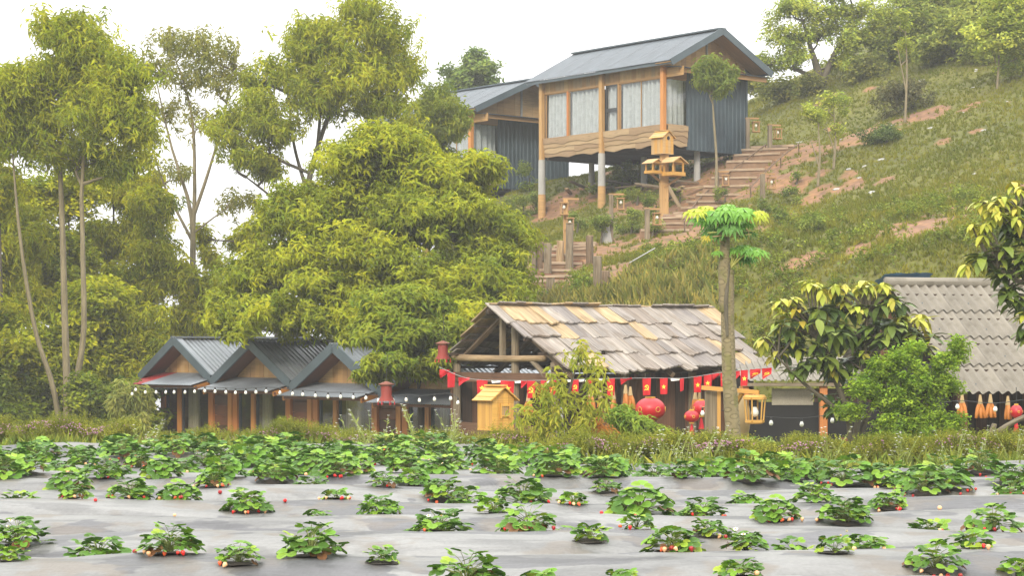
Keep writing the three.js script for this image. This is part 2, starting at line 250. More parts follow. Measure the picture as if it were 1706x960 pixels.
// ------------------------------------------------------------------ stilt houses
function stiltHouse(label, corner, turn, W, L, o = {}) {
  const g = thing('stilt_house', label, 'house', corner, turn, 'timber houses on stilts');
  const EH = 2.5, RH = 3.69, ov = 0.45, gz = 0.75, run = W / 2 + ov, sl = Math.hypot(run, RH - EH), Lr = L + gz + 0.5;
  const roof = new THREE.Group(); roof.name = 'roof'; g.add(roof);
  for (const s of [-1, 1]) {
    const down = V(s * run, EH - RH, 0).normalize(), np = Math.round(Lr / 1.07), pw = Lr / np;
    for (let i = 0; i < np; i++) lay('roof_sheet', corrugated(pw, sl, 0.0892, 0.022, 'trap', 0.004, 10), M.roofBlue, roof, V(W / 2, RH + (i % 2) * 0.004, gz - pw * (i + 0.5)), down, V(0, 0, s));
    bar('verge_trim', V(W / 2, RH - 0.05, gz + 0.02), V(W / 2 + s * run * 1.02, EH - 0.07, gz + 0.02), 0.22, 0.035, M.trim, roof);
    bar('soffit_board', V(W / 2, RH - 0.07, gz / 2), V(W / 2 + s * run, EH - 0.05, gz / 2), 0.02, gz, M.pineB, roof);
    bar('eave_board', V(W / 2 + s * (run - 0.05), EH - 0.05, gz), V(W / 2 + s * (run - 0.05), EH - 0.05, -L - 0.45), 0.1, 0.025, M.trim, roof);
  }
  bar('ridge_cap', V(W / 2, RH + 0.02, gz + 0.03), V(W / 2, RH + 0.02, -L - 0.5), 0.05, 0.3, M.trim, roof);
  // gable boards
  const nb = 16; for (let i = 0; i < nb; i++) { const x0 = W * i / nb, x1 = W * (i + 1) / nb - 0.008, yy = x => EH + (RH - EH) * (1 - Math.abs(x - W / 2) / run) - 0.06; const s = new THREE.Shape([[x0, 2.35], [x1, 2.35], [x1, yy(x1)], [x0, yy(x0)]].map(p => new THREE.Vector2(...p))); mesh('gable_board', new THREE.ExtrudeGeometry(s, { depth: 0.02 + 0.004 * (i % 3), bevelEnabled: false }), pick([M.pine, M.pineB, M.pineC]), g, [0, 0, -0.01]); }
  bar('gable_post', V(W / 2, 2.35, 0.05), V(W / 2, RH - 0.2, 0.05), 0.06, 0.05, M.concrete, g);
  // awning over the gable side
  lay('awning', corrugated(W + 0.55, 0.8, 0.0892, 0.02, 'trap', 0.004, 10), M.roofBlue, g, V(W / 2 + 0.1, 2.42, 0), V(0, -0.1, 0.8), V(1, 0, 0));
  bar('awning_beam', V(-0.05, 2.24, 0.66), V(W + 0.3, 2.24, 0.66), 0.14, 0.05, M.pineB, g);
  mesh('awning_bracket', board(0.04, 0.28, 0.85, 3), M.pine, g, [0.0, 2.2, 0.4]);
  // floor and joists
  mesh('floor', board(W, 0.12, L), M.dark, g, [W / 2, 0.04, -L / 2]);
  for (let i = 0; i < 6; i++) mesh('joist', board(W, 0.14, 0.06, i), M.dark, g, [W / 2, -0.095, -0.2 - i * (L - 0.4) / 5]);
  // corrugated walls
  const x0 = W * 0.255, ww = W - x0, cw = 1.0, nw = Math.round(ww / cw), pw = ww / nw;
  for (let i = 0; i < nw; i++) lay('wall_sheet', corrugated(pw, 2.55, 0.19, 0.03, 'trap', 0.004, 10), M.wallBlue, g, V(x0 + pw * (i + 0.5), 2.36, 0.02), V(0, -1, 0), V(1, 0, 0));
  const nl = Math.round(L); for (let i = 0; i < nl; i++) lay('wall_sheet', corrugated(L / nl, 2.65, 0.19, 0.03, 'trap', 0.004, 10), M.wallBlue, g, V(W, 2.5, -L / nl * (i + 0.5)), V(0, -1, 0), V(0, 0, -1));
  for (let i = 0; i < Math.round(W); i++) { const p = W / Math.round(W); lay('wall_sheet', corrugated(p, 2.65, 0.19, 0.03, 'trap', 0.004, 10), M.wallBlue, g, V(p * (i + 0.5), 2.5, -L), V(0, -1, 0), V(-1, 0, 0)); }
  bar('corner_trim', V(W + 0.02, -0.15, 0.03), V(W + 0.02, 2.4, 0.03), 0.08, 0.08, M.wallBlue, g);
  // long front: upper boards, windows, live-edged skirt, posts
  const mid = -L * 0.49, posts = [0, mid, -L];
  let z = -0.08; let k = 0; while (z > -L) { const w = Math.min(R(0.16, 0.3), z + L); if (w < 0.03) break; mesh('upper_board', board(0.022 + 0.005 * (k % 3), 0.44, w - 0.006, k), pick([M.pine, M.pineB, M.pineC, M.live]), g, [0.0, 2.3 + 0.004 * (k % 2), z - w / 2]); z -= w; k++; }
  const win = (z0, z1, y0, y1, mats, nm, parts, f = 0.035) => {
    const w = new THREE.Group(); w.name = nm; g.add(w); const c = (z0 + z1) / 2, wd = Math.abs(z1 - z0);
    for (const [a, b, p, q] of [[f, wd, y0 + f / 2, c], [f, wd, y1 - f / 2, c]]) mesh('frame', board(0.05, a, b), mats, w, [0.012, p, q]);
    for (const q of [z0, z1]) mesh('frame', board(0.05, y1 - y0 - 2 * f, f), mats, w, [0.012, (y0 + y1) / 2, q + (q === Math.max(z0, z1) ? -f / 2 : f / 2)]);
    for (let i = 1; i < parts; i++) mesh('mullion', board(0.035, y1 - y0 - 2 * f, 0.022), mats, w, [0.014, (y0 + y1) / 2, lerp(z0, z1, i / parts)]);
    for (let i = 0; i < parts; i++) { const pz = lerp(z0, z1, (i + 0.5) / parts), q = wd / parts; mesh('pane', new THREE.BoxGeometry(0.004, y1 - y0 - 2 * f, q - 0.03), M.glass, w, [0.012, (y0 + y1) / 2, pz]); const cu = mesh('curtain', curtainGeo(q * 0.985, y1 - y0 - 0.02, Math.max(3, Math.round(q * 5)), 0.085, i * 2 + z0), M.curtain, w, [0.13, y0 + 0.01, pz], [0, Math.PI / 2, 0]); }
    return w;
  };
  win(-0.12, mid + 0.78, 0.55, 2.08, M.pineB, 'window', 2);
  const wn = win(mid + 0.7, mid + 0.1, 0.5, 2.08, M.frame, 'casement_window', 1, 0.07); mesh('frame', board(0.05, 0.12, 0.46), M.frame, wn, [0.012, 1.25, mid + 0.4]);
  mesh('mullion_post', board(0.07, 1.58, 0.07), M.pineB, g, [-0.005, 1.29, mid + 0.74]);
  win(mid - 0.1, mid - 1.72, 0.55, 2.08, M.pineB, 'window', 1); win(mid - 1.8, -L + 0.1, 0.55, 2.08, M.pineB, 'window', 1);
  mesh('mullion_post', board(0.07, 1.53, 0.07), M.orange, g, [-0.005, 1.315, mid - 1.76]);
  bar('head_rail', V(-0.012, 2.095, -0.08), V(-0.012, 2.095, -L), 0.05, 0.05, M.pineB, g);
  const gw = x0 - 0.1; { const w = new THREE.Group(); w.name = 'end_window'; g.add(w); for (const y of [0.57, 2.05]) mesh('frame', board(gw, 0.04, 0.05), M.pineB, w, [0.08 + gw / 2, y, 0]); mesh('pane', new THREE.BoxGeometry(gw, 1.44, 0.004), M.glass, w, [0.08 + gw / 2, 1.31, 0]); mesh('curtain', curtainGeo(gw, 1.46, 4, 0.08), M.curtain, w, [0.08 + gw / 2, 0.58, -0.13]); }
  mesh('head_board', board(x0, 0.27, 0.03), M.pineB, g, [x0 / 2, 2.2, 0.012]);
  const wavy = (len, y0, y1, s) => { const pts = [], n = 14; for (let i = 0; i <= n; i++) pts.push(new THREE.Vector2(len * i / n, y1)); for (let i = n; i >= 0; i--) pts.push(new THREE.Vector2(len * i / n, y0 + 0.02 * Math.sin(i * 0.75 + s * 2.1) + 0.026 * Math.sin(i * 0.33 + s))); return new THREE.ExtrudeGeometry(new THREE.Shape(pts), { depth: 0.03, bevelEnabled: true, bevelSize: 0.006, bevelThickness: 0.006, bevelSegments: 1 }); };
  const bays = [[0.0, -mid], [-mid, L]]; let q = 0;
  for (const [a, b] of bays) for (let r = 0; r < 4; r++) { const cut = lerp(a, b, R(0.35, 0.65)); for (const [u, v] of [[a, cut - 0.006], [cut, b]]) { q++; const m = mesh('skirt_plank', wavy(v - u, 0.4 - r * 0.15 - 0.03, 0.56 - r * 0.15, q), [M.live, M.liveB, M.liveC][q % 3], g, [-0.03 - (3 - r) * 0.022, 0, -u], [0, Math.PI / 2, 0]); } }
  for (let r = 0; r < 4; r++) { q++; mesh('skirt_plank', wavy(x0 - 0.05, 0.4 - r * 0.15 - 0.03, 0.56 - r * 0.15, q), [M.live, M.liveB, M.liveC][q % 3], g, [0.06, 0, 0.0 + (3 - r) * 0.02]); }
  for (const pz of posts) { const gy = worldH(g, -0.02, pz), lo = gy - 0.4, sleeve = Math.min(-0.1, -0.15); const top = mesh('post', board(0.15, EH - (sleeve), 0.15, pz, 0.012), pz === 0 ? M.orangeB : M.pine, g, [-0.09, (EH + sleeve) / 2, pz]);
    const mid2 = lerp(sleeve, gy, 0.62); mesh('concrete_sleeve', new THREE.CylinderGeometry(0.115, 0.125, sleeve - mid2, 18), M.concrete, g, [-0.09, (sleeve + mid2) / 2, pz]); mesh('post_foot', new THREE.CylinderGeometry(0.13, 0.14, mid2 - lo, 18), M.pine, g, [-0.09, (mid2 + lo) / 2, pz]); }
  for (const [px2, pz] of [[W * 0.5, -0.4], [W * 0.5, -L + 0.4], [W - 0.1, -0.1], [W - 0.1, -L + 0.2], [W * 0.5, mid]]) { const gy = worldH(g, px2, pz) - 0.3; if (gy < -0.2) mesh('pier', new THREE.CylinderGeometry(0.1, 0.12, -0.15 - gy, 12), M.concrete, g, [px2, (-0.15 + gy) / 2, pz]); }
  return g;
}
const D2R = Math.PI / 180;
stiltHouse('nearer timber stilt house with long curtained windows above the bird house pole', V((1108 - CX) / FPX * 65, 8.2, -65), 40 * D2R, 3.66, 5.9);
stiltHouse('second timber stilt house half hidden behind the big green tree and the nearer house', V((788 - CX) / FPX * 72, 7.55, -72), 40 * D2R, 4.4, 5.2);
// ------------------------------------------------------------------ the row of four cabins
const rowTurn = -50 * D2R, CM = 3.3, rowA = V((272 - CX) / FPX * 50.5, 0, -50.5), rowDir = V(Math.cos(50 * D2R), 0, Math.sin(50 * D2R));
for (let c = 0; c < 4; c++) {
  const base = rowA.clone().addScaledVector(rowDir, c * CM); base.y = -1.42 - c * 0.09;
  const g = thing('cabin', ['small gabled cabin at the left end with a red and grey awning', 'second gabled cabin from the left, its roof valley meeting the red edged one', 'third cabin in the row, its roof half covered by tree branches', 'fourth cabin in the row, behind the red lantern beside the plank shed'][c], 'cabin', base, rowTurn, 'row of small gabled cabins');
  const EV = 2.33, RV = 3.24, fz = 0.65, hw = CM / 2, bz = -3.6, sl = Math.hypot(hw, RV - EV) - 0.02;
  const roof = new THREE.Group(); roof.name = 'roof'; g.add(roof);
  for (const s of [-1, 1]) {
    const Lr = fz - bz, np = 4, pw = Lr / np;
    for (let i = 0; i < np; i++) lay('roof_sheet', corrugated(pw, sl, 0.125, 0.028, 'trap', 0.004, 10), M.roofGrey, roof, V(hw, RV + 0.004 * (i % 2), fz - pw * (i + 0.5)), V(s * hw, EV - RV, 0), V(0, 0, s));
    const e = s * 0.004; bar('verge_trim', V(hw, RV - 0.04, fz + 0.02), V(hw + s * (hw - 0.01), EV - 0.04, fz + 0.02), 0.2, 0.04, M.trim, roof);
    bar('verge_cap', V(hw + s * 0.01, RV + 0.045, fz - 0.06 + e), V(hw + s * (hw - 0.02), EV + 0.045, fz - 0.06 + e), 0.02, 0.18, M.roofGrey, roof);
    bar('soffit_board', V(hw, RV - 0.05, fz / 2 - 0.05), V(hw + s * (hw - 0.03), EV - 0.04, fz / 2 - 0.05), 0.02, fz - 0.08, M.brownB, roof);
  }
  bar('ridge_cap', V(hw, RV + 0.035, fz + 0.03), V(hw, RV + 0.035, bz), 0.04, 0.24, M.roofGrey, roof);
  for (let i = 0; i < 14; i++) { const x0 = 0.35 + (CM - 0.7) * i / 14, x1 = 0.35 + (CM - 0.7) * (i + 1) / 14 - 0.006, yy = x => EV + (RV - EV) * (1 - Math.abs(x - hw) / hw) - 0.07; mesh('gable_board', new THREE.ExtrudeGeometry(new THREE.Shape([[x0, 2.28], [x1, 2.28], [x1, yy(x1)], [x0, yy(x0)]].map(p => new THREE.Vector2(...p))), { depth: 0.02 + 0.003 * (i % 3), bevelEnabled: false }), pick([M.pine, M.pineC, M.pineB]), g, [0, 0, 0.12]); }
  const aw = 0.9, ax0 = 0.22, ax1 = 3.22;
  const sheet = (a, b, m) => { const w = b - a; const s = lay('awning_sheet', corrugated(w, 1.06, 0.076, 0.016, 'sine', 0.004, 6), m, g, V((a + b) / 2, 2.42, 0.12), V(0, -0.26, 0.98), V(1, 0, 0)); if (m === M.red) s.userData.label = 'red awning sheet at the left end'; };
  if (c === 0) { sheet(ax0, 0.95, M.red); sheet(0.955, ax1, M.roofGrey); } else { sheet(ax0, 1.7, M.roofGrey); sheet(1.705, ax1, M.roofGrey); }
  bar('awning_rafter', V(ax1 - 0.05, 2.3, 0.14), V(ax1 - 0.05, 2.08, 1.02), 0.1, 0.04, M.orangeB, g); bar('awning_rafter', V(ax0 + 0.05, 2.3, 0.14), V(ax0 + 0.05, 2.08, 1.02), 0.1, 0.04, M.orangeB, g);
  bar('awning_purlin', V(ax0, 2.1, 1.0), V(ax1, 2.1, 1.0), 0.05, 0.04, M.brownB, g);
  mesh('head_beam', board(CM - 0.01, 0.2, 0.1, c), M.brownB, g, [hw, 2.2, 0.03]);
  // side walls, back wall, floor
  for (const x of [0.03, CM - 0.03]) mesh('side_wall', board(0.05, 2.3, -bz - 0.4), M.brownB, g, [x, 1.15, (bz + 0.4) / 2 - 0.12]);
  mesh('back_wall', board(CM - 0.12, 2.3, 0.05), M.brownB, g, [hw, 1.15, bz + 0.4]); mesh('floor', board(CM - 0.02, 0.12, -bz - 0.2), M.concrete, g, [hw, -0.07, (bz + 0.3) / 2]);
  mesh('bed', new RoundedBoxGeometry(1.5, 0.5, 1.9, 2, 0.06), M.cream, g, [1.2, 0.26, -2.0]);
  // posts: orange uprights with glass doors between, plank panel at the right
  const post = (x, w, m) => mesh('post', board(w, 2.12, 0.13, x + c, 0.008), m, g, [x, 1.05, 0.0]);
  post(0.1, 0.19, M.orange); post(0.86, 0.15, M.orangeB); post(2.32, 0.2, M.orange);
  if (c < 3) post(3.17, 0.17, M.orangeB);
  const door = (x0, x1, cur) => {
    const d = new THREE.Group(); d.name = 'glass_door'; g.add(d); const w = x1 - x0, cxx = (x0 + x1) / 2;
    for (const y of [0.04, 2.07]) mesh('frame', board(w, 0.07, 0.05), M.frame, d, [cxx, y, -0.01]);
    for (const x of [x0 + 0.03, x1 - 0.03]) mesh('frame', board(0.06, 1.96, 0.05), M.frame, d, [x, 1.055, -0.01]);
    mesh('pane', new THREE.BoxGeometry(w - 0.12, 1.96, 0.005), M.glass, d, [cxx, 1.055, -0.01]);
    if (cur) mesh('curtain', curtainGeo(cur, 2.0, Math.max(3, Math.round(cur * 9)), 0.07, c), M.curtainC, d, [x0 + 0.08 + cur / 2, 0.03, -0.16]);
  };
  door(0.2, 0.78, 0); door(0.94, 2.22, [0.42, 0.36, 0.6, 0.3][c]);
  for (let i = 0; i < 9; i++) mesh('wall_plank', board(0.76, 0.225, 0.03, i * 3 + c), [M.brown, M.brownB, M.brownC][(i * 5 + c) % 3], g, [2.75, 0.12 + i * 0.236, -0.02 + 0.006 * (i % 2)]);
}
// ------------------------------------------------------------------ open plank shed with a split-shingle roof
const shingleGeo = [0, 1, 2, 3, 4].map(s => {
  const w = 0.3, L = 0.84, pts = [[-w / 2, 0], [w / 2, 0]], n = 6; for (let i = 0; i <= n; i++) pts.push([w / 2 - w * i / n, L - 0.05 * hash(i, s, 5) - 0.03 * Math.sin(i + s)]);
  const g = new THREE.ExtrudeGeometry(new THREE.Shape(pts.map(p => new THREE.Vector2(...p))), { depth: 0.02, bevelEnabled: true, bevelSize: 0.004, bevelThickness: 0.004, bevelSegments: 1 });
  const uv = g.attributes.uv, p = g.attributes.position; for (let i = 0; i < uv.count; i++) uv.setXY(i, p.getY(i) + s * 1.3, p.getX(i) + s * 0.7 + p.getZ(i)); return g;     // grain down the board
});
let shed;
{
  const g = shed = thing('plank_shed', 'open sided shed with a weathered split shingle roof hung with red flags', 'shed', V(-0.2, -0.85, -38), 30 * D2R);
  const RY = 3.14, EY = 1.95, W = 2.4, L = 4.75, sl = Math.hypot(W, RY - EY);
  for (const s of [1, -1]) {
    const roof = new THREE.Group(); roof.name = s > 0 ? 'front_roof' : 'rear_roof'; g.add(roof);
    const D = V(0, EY - RY, s * W).normalize(), N = V(0, W, s * (RY - EY)).normalize(), rows = 4;
    for (let r = rows - 1; r >= 0; r--) {
      let x = -0.25 + r * 0.09 + R(-0.08, 0.05); const end = L - r * 0.13 + R(-0.05, 0.05);
      while (x < end) {
        const w = Math.min(R(0.16, 0.4), end - x + 0.1), len = 0.84 * R(0.93, 1.1), s0 = r * 0.64 - 0.1 + R(-0.06, 0.07) + (r === 3 && rnd() < 0.15 ? 0.15 : 0), tilt = R(0.015, 0.085), m = mesh('shingle', pick(shingleGeo), rnd() < (r === 0 ? 0.24 : 0.09) ? M.shingle[4] : M.shingle[Math.floor(rnd() * 4.2) % 4 + (rnd() < 0.12 ? 2 : 0)] || M.shingle[0], roof);
        const zA = D.clone().addScaledVector(N, tilt).normalize(), yaw = R(-0.07, 0.07), xA = V(1, 0, 0).addScaledVector(zA, yaw).normalize(), nA = xA.clone().cross(zA).normalize();
        m.quaternion.setFromRotationMatrix(new THREE.Matrix4().makeBasis(xA, zA, nA)); m.scale.set(w / 0.3 * 1.04, len / 0.84, s > 0 ? R(0.9, 1.5) : 1);
        m.position.set(x + w / 2, RY, 0).addScaledVector(D, s0).addScaledVector(N, 0.045 + (s > 0 ? 0 : 0) + R(0, 0.02)); if (s < 0) m.position.addScaledVector(N, 0.01);
        x += w * R(0.94, 1.0);
      }
    }
    for (let i = 0; i < 5; i++) { const q = 0.15 + i * sl / 4.6; bar('batten', V(-0.2, RY, 0).addScaledVector(D, q).addScaledVector(N, 0.005), V(L - 0.2, RY, 0).addScaledVector(D, q).addScaledVector(N, 0.005), 0.05, 0.07, M.dark, roof, i); }
    for (let i = 0; i < 5; i++) { const x = 0.1 + i * (L - 0.4) / 4; bar('rafter', V(x, RY - 0.08, 0), V(x, RY - 0.08, 0).addScaledVector(D, sl - 0.1), 0.09, 0.07, M.post, roof, i); }
  }
  mesh('ridge_pole', tube([V(-0.3, RY - 0.06, 0), V(2.3, RY - 0.09, 0.02), V(L + 0.1, RY - 0.06, 0)], [0.06, 0.055, 0.06], 8), M.dark, g);
  const lg = (name, a, b, r, m = M.postG, bend = 0.03) => mesh(name, tube([a, a.clone().lerp(b, 0.5).add(V(R(-bend, bend), R(-bend, bend), R(-bend, bend))), b], [r * 1.05, r, r * 0.9], 9, 10, 1, 0.25), m, g);
  for (const [x, z, t] of [[0.1, -1.9, 2.2], [0.1, 1.75, 2.15], [0.1, 0.35, 2.95], [1.6, 1.75, 2.15], [3.1, 1.75, 2.15], [4.4, 1.75, 2.15], [4.4, -1.9, 2.2], [2.3, -1.9, 2.2]]) lg('post', V(x, -0.3, z), V(x, t, z), 0.085, M.postG);
  lg('tie_beam', V(0.05, 2.24, -2.2), V(0.05, 2.22, 1.5), 0.065, M.tan, 0.05); lg('brace', V(0.06, 2.2, 1.0), V(0.06, 1.7, 1.75), 0.05, M.postG);
  mesh('cross_plank', board(0.04, 0.18, 3.5, 4), M.wallB, g, [0.02, 1.86, -0.1]); mesh('king_post', board(0.09, 0.9, 0.09, 2), M.postG, g, [0.06, 2.6, -0.05]);
  lg('eave_pole', V(-0.1, 2.02, 2.02), V(4.5, 2.04, 2.02), 0.05, M.dark);
  for (let i = 0; i < 17; i++) mesh('wall_board', board(0.21, 1.95 + 0.1 * hash(i, 3), 0.025, i), i % 3 ? M.wallB : M.dark, g, [1.0 + i * 0.214, 0.85, 1.58 + 0.01 * (i % 2)]);
  for (let i = 0; i < 20; i++) mesh('wall_board', board(0.23, 2.0, 0.025, i + 30), i % 2 ? M.dark : M.wallB, g, [0.1 + i * 0.236, 0.9, -1.95 + 0.01 * (i % 2)]);
  for (let i = 0; i < 15; i++) mesh('wall_board', board(0.025, 2.1, 0.23, i + 60), i % 2 ? M.dark : M.wallB, g, [4.62 + 0.01 * (i % 2), 0.9, -1.85 + i * 0.236]);
  for (let i = 0; i < 4; i++) mesh('low_board', board(0.03, 0.24, 3.3, i + 80), M.wallB, g, [0.0 + 0.008 * (i % 2), 0.12 + i * 0.25, -0.1]);
  mesh('table', board(1.2, 0.06, 0.6, 8), M.wallB, g, [0.9, 0.75, 0.3]);
}
// ------------------------------------------------------------------ fibre cement roofed house at the right
{
  const g = thing('corrugated_roof_house', 'dark open fronted house under a grey wavy fibre cement roof at the right edge', 'house', V(6.62, -0.4, -36), 15 * D2R);
  const RY = 3.09, EY = 1.25, W = 2.6, sl = Math.hypot(W, RY - EY), cw = 0.885, n = 8;
  const roof = new THREE.Group(); roof.name = 'roof'; g.add(roof);
  const sg = corrugated(cw + 0.04, sl / 4 + 0.1, 0.177, 0.06, 'sine', 0.007, 10), D = V(0, EY - RY, W).normalize(), N = V(0, W, RY - EY).normalize();
  for (let r = 0; r < 4; r++) for (let i = 0; i < n; i++) lay('roof_sheet', sg, M.fibro, roof, V(cw * (i + 0.5), RY, 0).addScaledVector(D, r * sl / 4 + R(-0.01, 0.01)).addScaledVector(N, 0.014 * (4 - 4) + 0.004 * (i % 2)), D.clone().addScaledVector(N, 0.035), V(1, 0, 0));
  for (let i = 0; i < n; i++) lay('rear_sheet', corrugated(cw + 0.04, sl, 0.177, 0.052, 'sine', 0.007, 10), M.fibro, roof, V(cw * (i + 0.5), RY, -0.02), V(0, EY - RY, -W), V(-1, 0, 0));
  mesh('ridge_tile', tube([V(-0.05, RY + 0.03, 0), V(n * cw, RY + 0.03, 0)], [0.09, 0.09], 12, 6), M.fibro, roof);
  for (let r = 0; r < 4; r++) for (let i = 0; i < n; i++) { const b = mesh('roof_bolt', new THREE.CylinderGeometry(0.008, 0.012, 0.015, 7), M.trim, roof, V(cw * (i + 0.4), RY, 0).addScaledVector(D, (r + 1) * sl / 4 - 0.08).addScaledVector(N, 0.075)); b.quaternion.setFromUnitVectors(V(0, 1, 0), N); }
  for (let i = 0; i < 4; i++) bar('purlin', V(0.05, RY - 0.05, 0).addScaledVector(D, 0.3 + i * sl / 4.2), V(n * cw, RY - 0.05, 0).addScaledVector(D, 0.3 + i * sl / 4.2), 0.08, 0.06, M.dark, roof);
  for (const x of [0.3, 2.4, 4.6, 6.8]) mesh('post', board(0.13, 1.75, 0.13, x, 0.01), M.wallB, g, [x, 0.4, 2.2]);
  for (let i = 0; i < 30; i++) mesh('wall_board', board(0.225, 3.3, 0.03, i), i % 2 ? M.dark : M.wallB, g, [0.12 + i * 0.232, 1.2, -0.3 + 0.01 * (i % 2)]);
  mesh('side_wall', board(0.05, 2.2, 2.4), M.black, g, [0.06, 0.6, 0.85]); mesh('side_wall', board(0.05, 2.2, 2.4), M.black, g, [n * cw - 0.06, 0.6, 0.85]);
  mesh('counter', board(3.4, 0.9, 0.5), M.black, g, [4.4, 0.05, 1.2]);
  const tp = thing('blue_tarpaulin', 'crumpled blue tarpaulin lying behind the ridge of the grey wavy roof', 'tarpaulin', g.localToWorld(V(0.45, RY + 0.02, -0.34)), 15 * D2R);
  const tg = new THREE.PlaneGeometry(0.95, 0.5, 24, 10); tg.rotateX(-Math.PI / 2); const tpos = tg.attributes.position; for (let i = 0; i < tpos.count; i++) tpos.setY(i, 0.11 * fbm(tpos.getX(i) * 5, tpos.getZ(i) * 6, 211, 3) + tpos.getZ(i) * 0.35 + 0.02); tg.computeVertexNormals(); mesh('sheet', tg, M.tarp, tp);
}
{
  const g = thing('lean_to', 'low black walled lean-to behind the hanging wooden lantern', 'lean-to', V(4.3, -0.55, -37.2), 0);
  lay('roof_sheet', corrugated(3.3, 1.9, 0.125, 0.025, 'trap', 0.004, 10), M.fibro, g, V(1.5, 1.95, -1.4), V(0, -0.42, 1.85), V(1, 0, 0));
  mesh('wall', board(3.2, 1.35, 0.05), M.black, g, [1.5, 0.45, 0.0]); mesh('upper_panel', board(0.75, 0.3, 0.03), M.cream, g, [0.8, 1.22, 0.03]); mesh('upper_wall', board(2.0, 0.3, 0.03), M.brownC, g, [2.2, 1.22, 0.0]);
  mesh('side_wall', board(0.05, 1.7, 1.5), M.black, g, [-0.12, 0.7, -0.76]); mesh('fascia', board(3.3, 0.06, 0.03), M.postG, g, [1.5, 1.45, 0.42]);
  for (const x of [1.32, -0.1, 2.9]) mesh('post', board(0.14, 2.0, 0.14, x, 0.01), M.orange, g, [x, 0.5, 0.3]);
  for (let i = 0; i < 12; i++) mesh('brick', board(0.21, 0.065, 0.1, i), M.clay, g, [1.65 + (i % 2) * 0.22 + (Math.floor(i / 2) % 2) * 0.1, 0.06 + Math.floor(i / 2) * 0.078, 0.2]);
}
// ------------------------------------------------------------------ flags on their cord
function canvasTex(w, hgt, draw) { const c = document.createElement('canvas'); c.width = w; c.height = hgt; draw(c.getContext('2d')); const t = new THREE.CanvasTexture(c); t.colorSpace = THREE.SRGBColorSpace; return t; }
const starTex = canvasTex(128, 256, x => { x.fillStyle = '#b50b18'; x.fillRect(0, 0, 128, 256); x.fillStyle = '#ffe04a'; x.beginPath(); for (let i = 0; i < 10; i++) { const r = i % 2 ? 16 : 42, a = -Math.PI / 2 + i * Math.PI / 5; x.lineTo(64 + r * Math.cos(a), 138 + r * Math.sin(a) * 1.05); } x.closePath(); x.fill(); });
const sickleTex = canvasTex(128, 256, x => {
  x.fillStyle = '#b20a17'; x.fillRect(0, 0, 128, 256); x.strokeStyle = x.fillStyle = '#ffdb45'; x.lineWidth = 12; x.lineCap = 'round';
  x.beginPath(); x.arc(60, 138, 34, -Math.PI * 0.42, Math.PI * 0.72); x.stroke(); x.lineWidth = 9; x.beginPath(); x.moveTo(38, 164); x.lineTo(24, 180); x.stroke();
  x.lineWidth = 10; x.beginPath(); x.moveTo(46, 122); x.lineTo(96, 178); x.stroke(); x.save(); x.translate(46, 120); x.rotate(-0.8); x.fillRect(-20, -9, 40, 18); x.restore();
});
const fm = t => std({ map: t, roughness: 0.75, side: THREE.DoubleSide }); const starM = fm(starTex), sickM = fm(sickleTex);
function flagGeo(w, hh, wave, s, curl = 0) {
  const n = 8, m = 10, pos = [], uv = [], idx = [];
  for (let i = 0; i <= n; i++) for (let j = 0; j <= m; j++) { const u = i / n, v = j / m, k = (1 - curl * v * (0.4 + 0.6 * u)); pos.push((u - 0.5) * w * (1 - 0.12 * v) , -v * hh * k + curl * 0.1 * u * v, wave * v * Math.sin(u * 5 + s) + 0.25 * curl * hh * v * Math.sin(v * 4 + u * 3 + s)); uv.push(u, 1 - v); if (i && j) { const a = i * (m + 1) + j; idx.push(a - m - 2, a - 1, a, a - m - 2, a, a - m - 1); } }
  return fromArrays(pos, uv, idx);
}
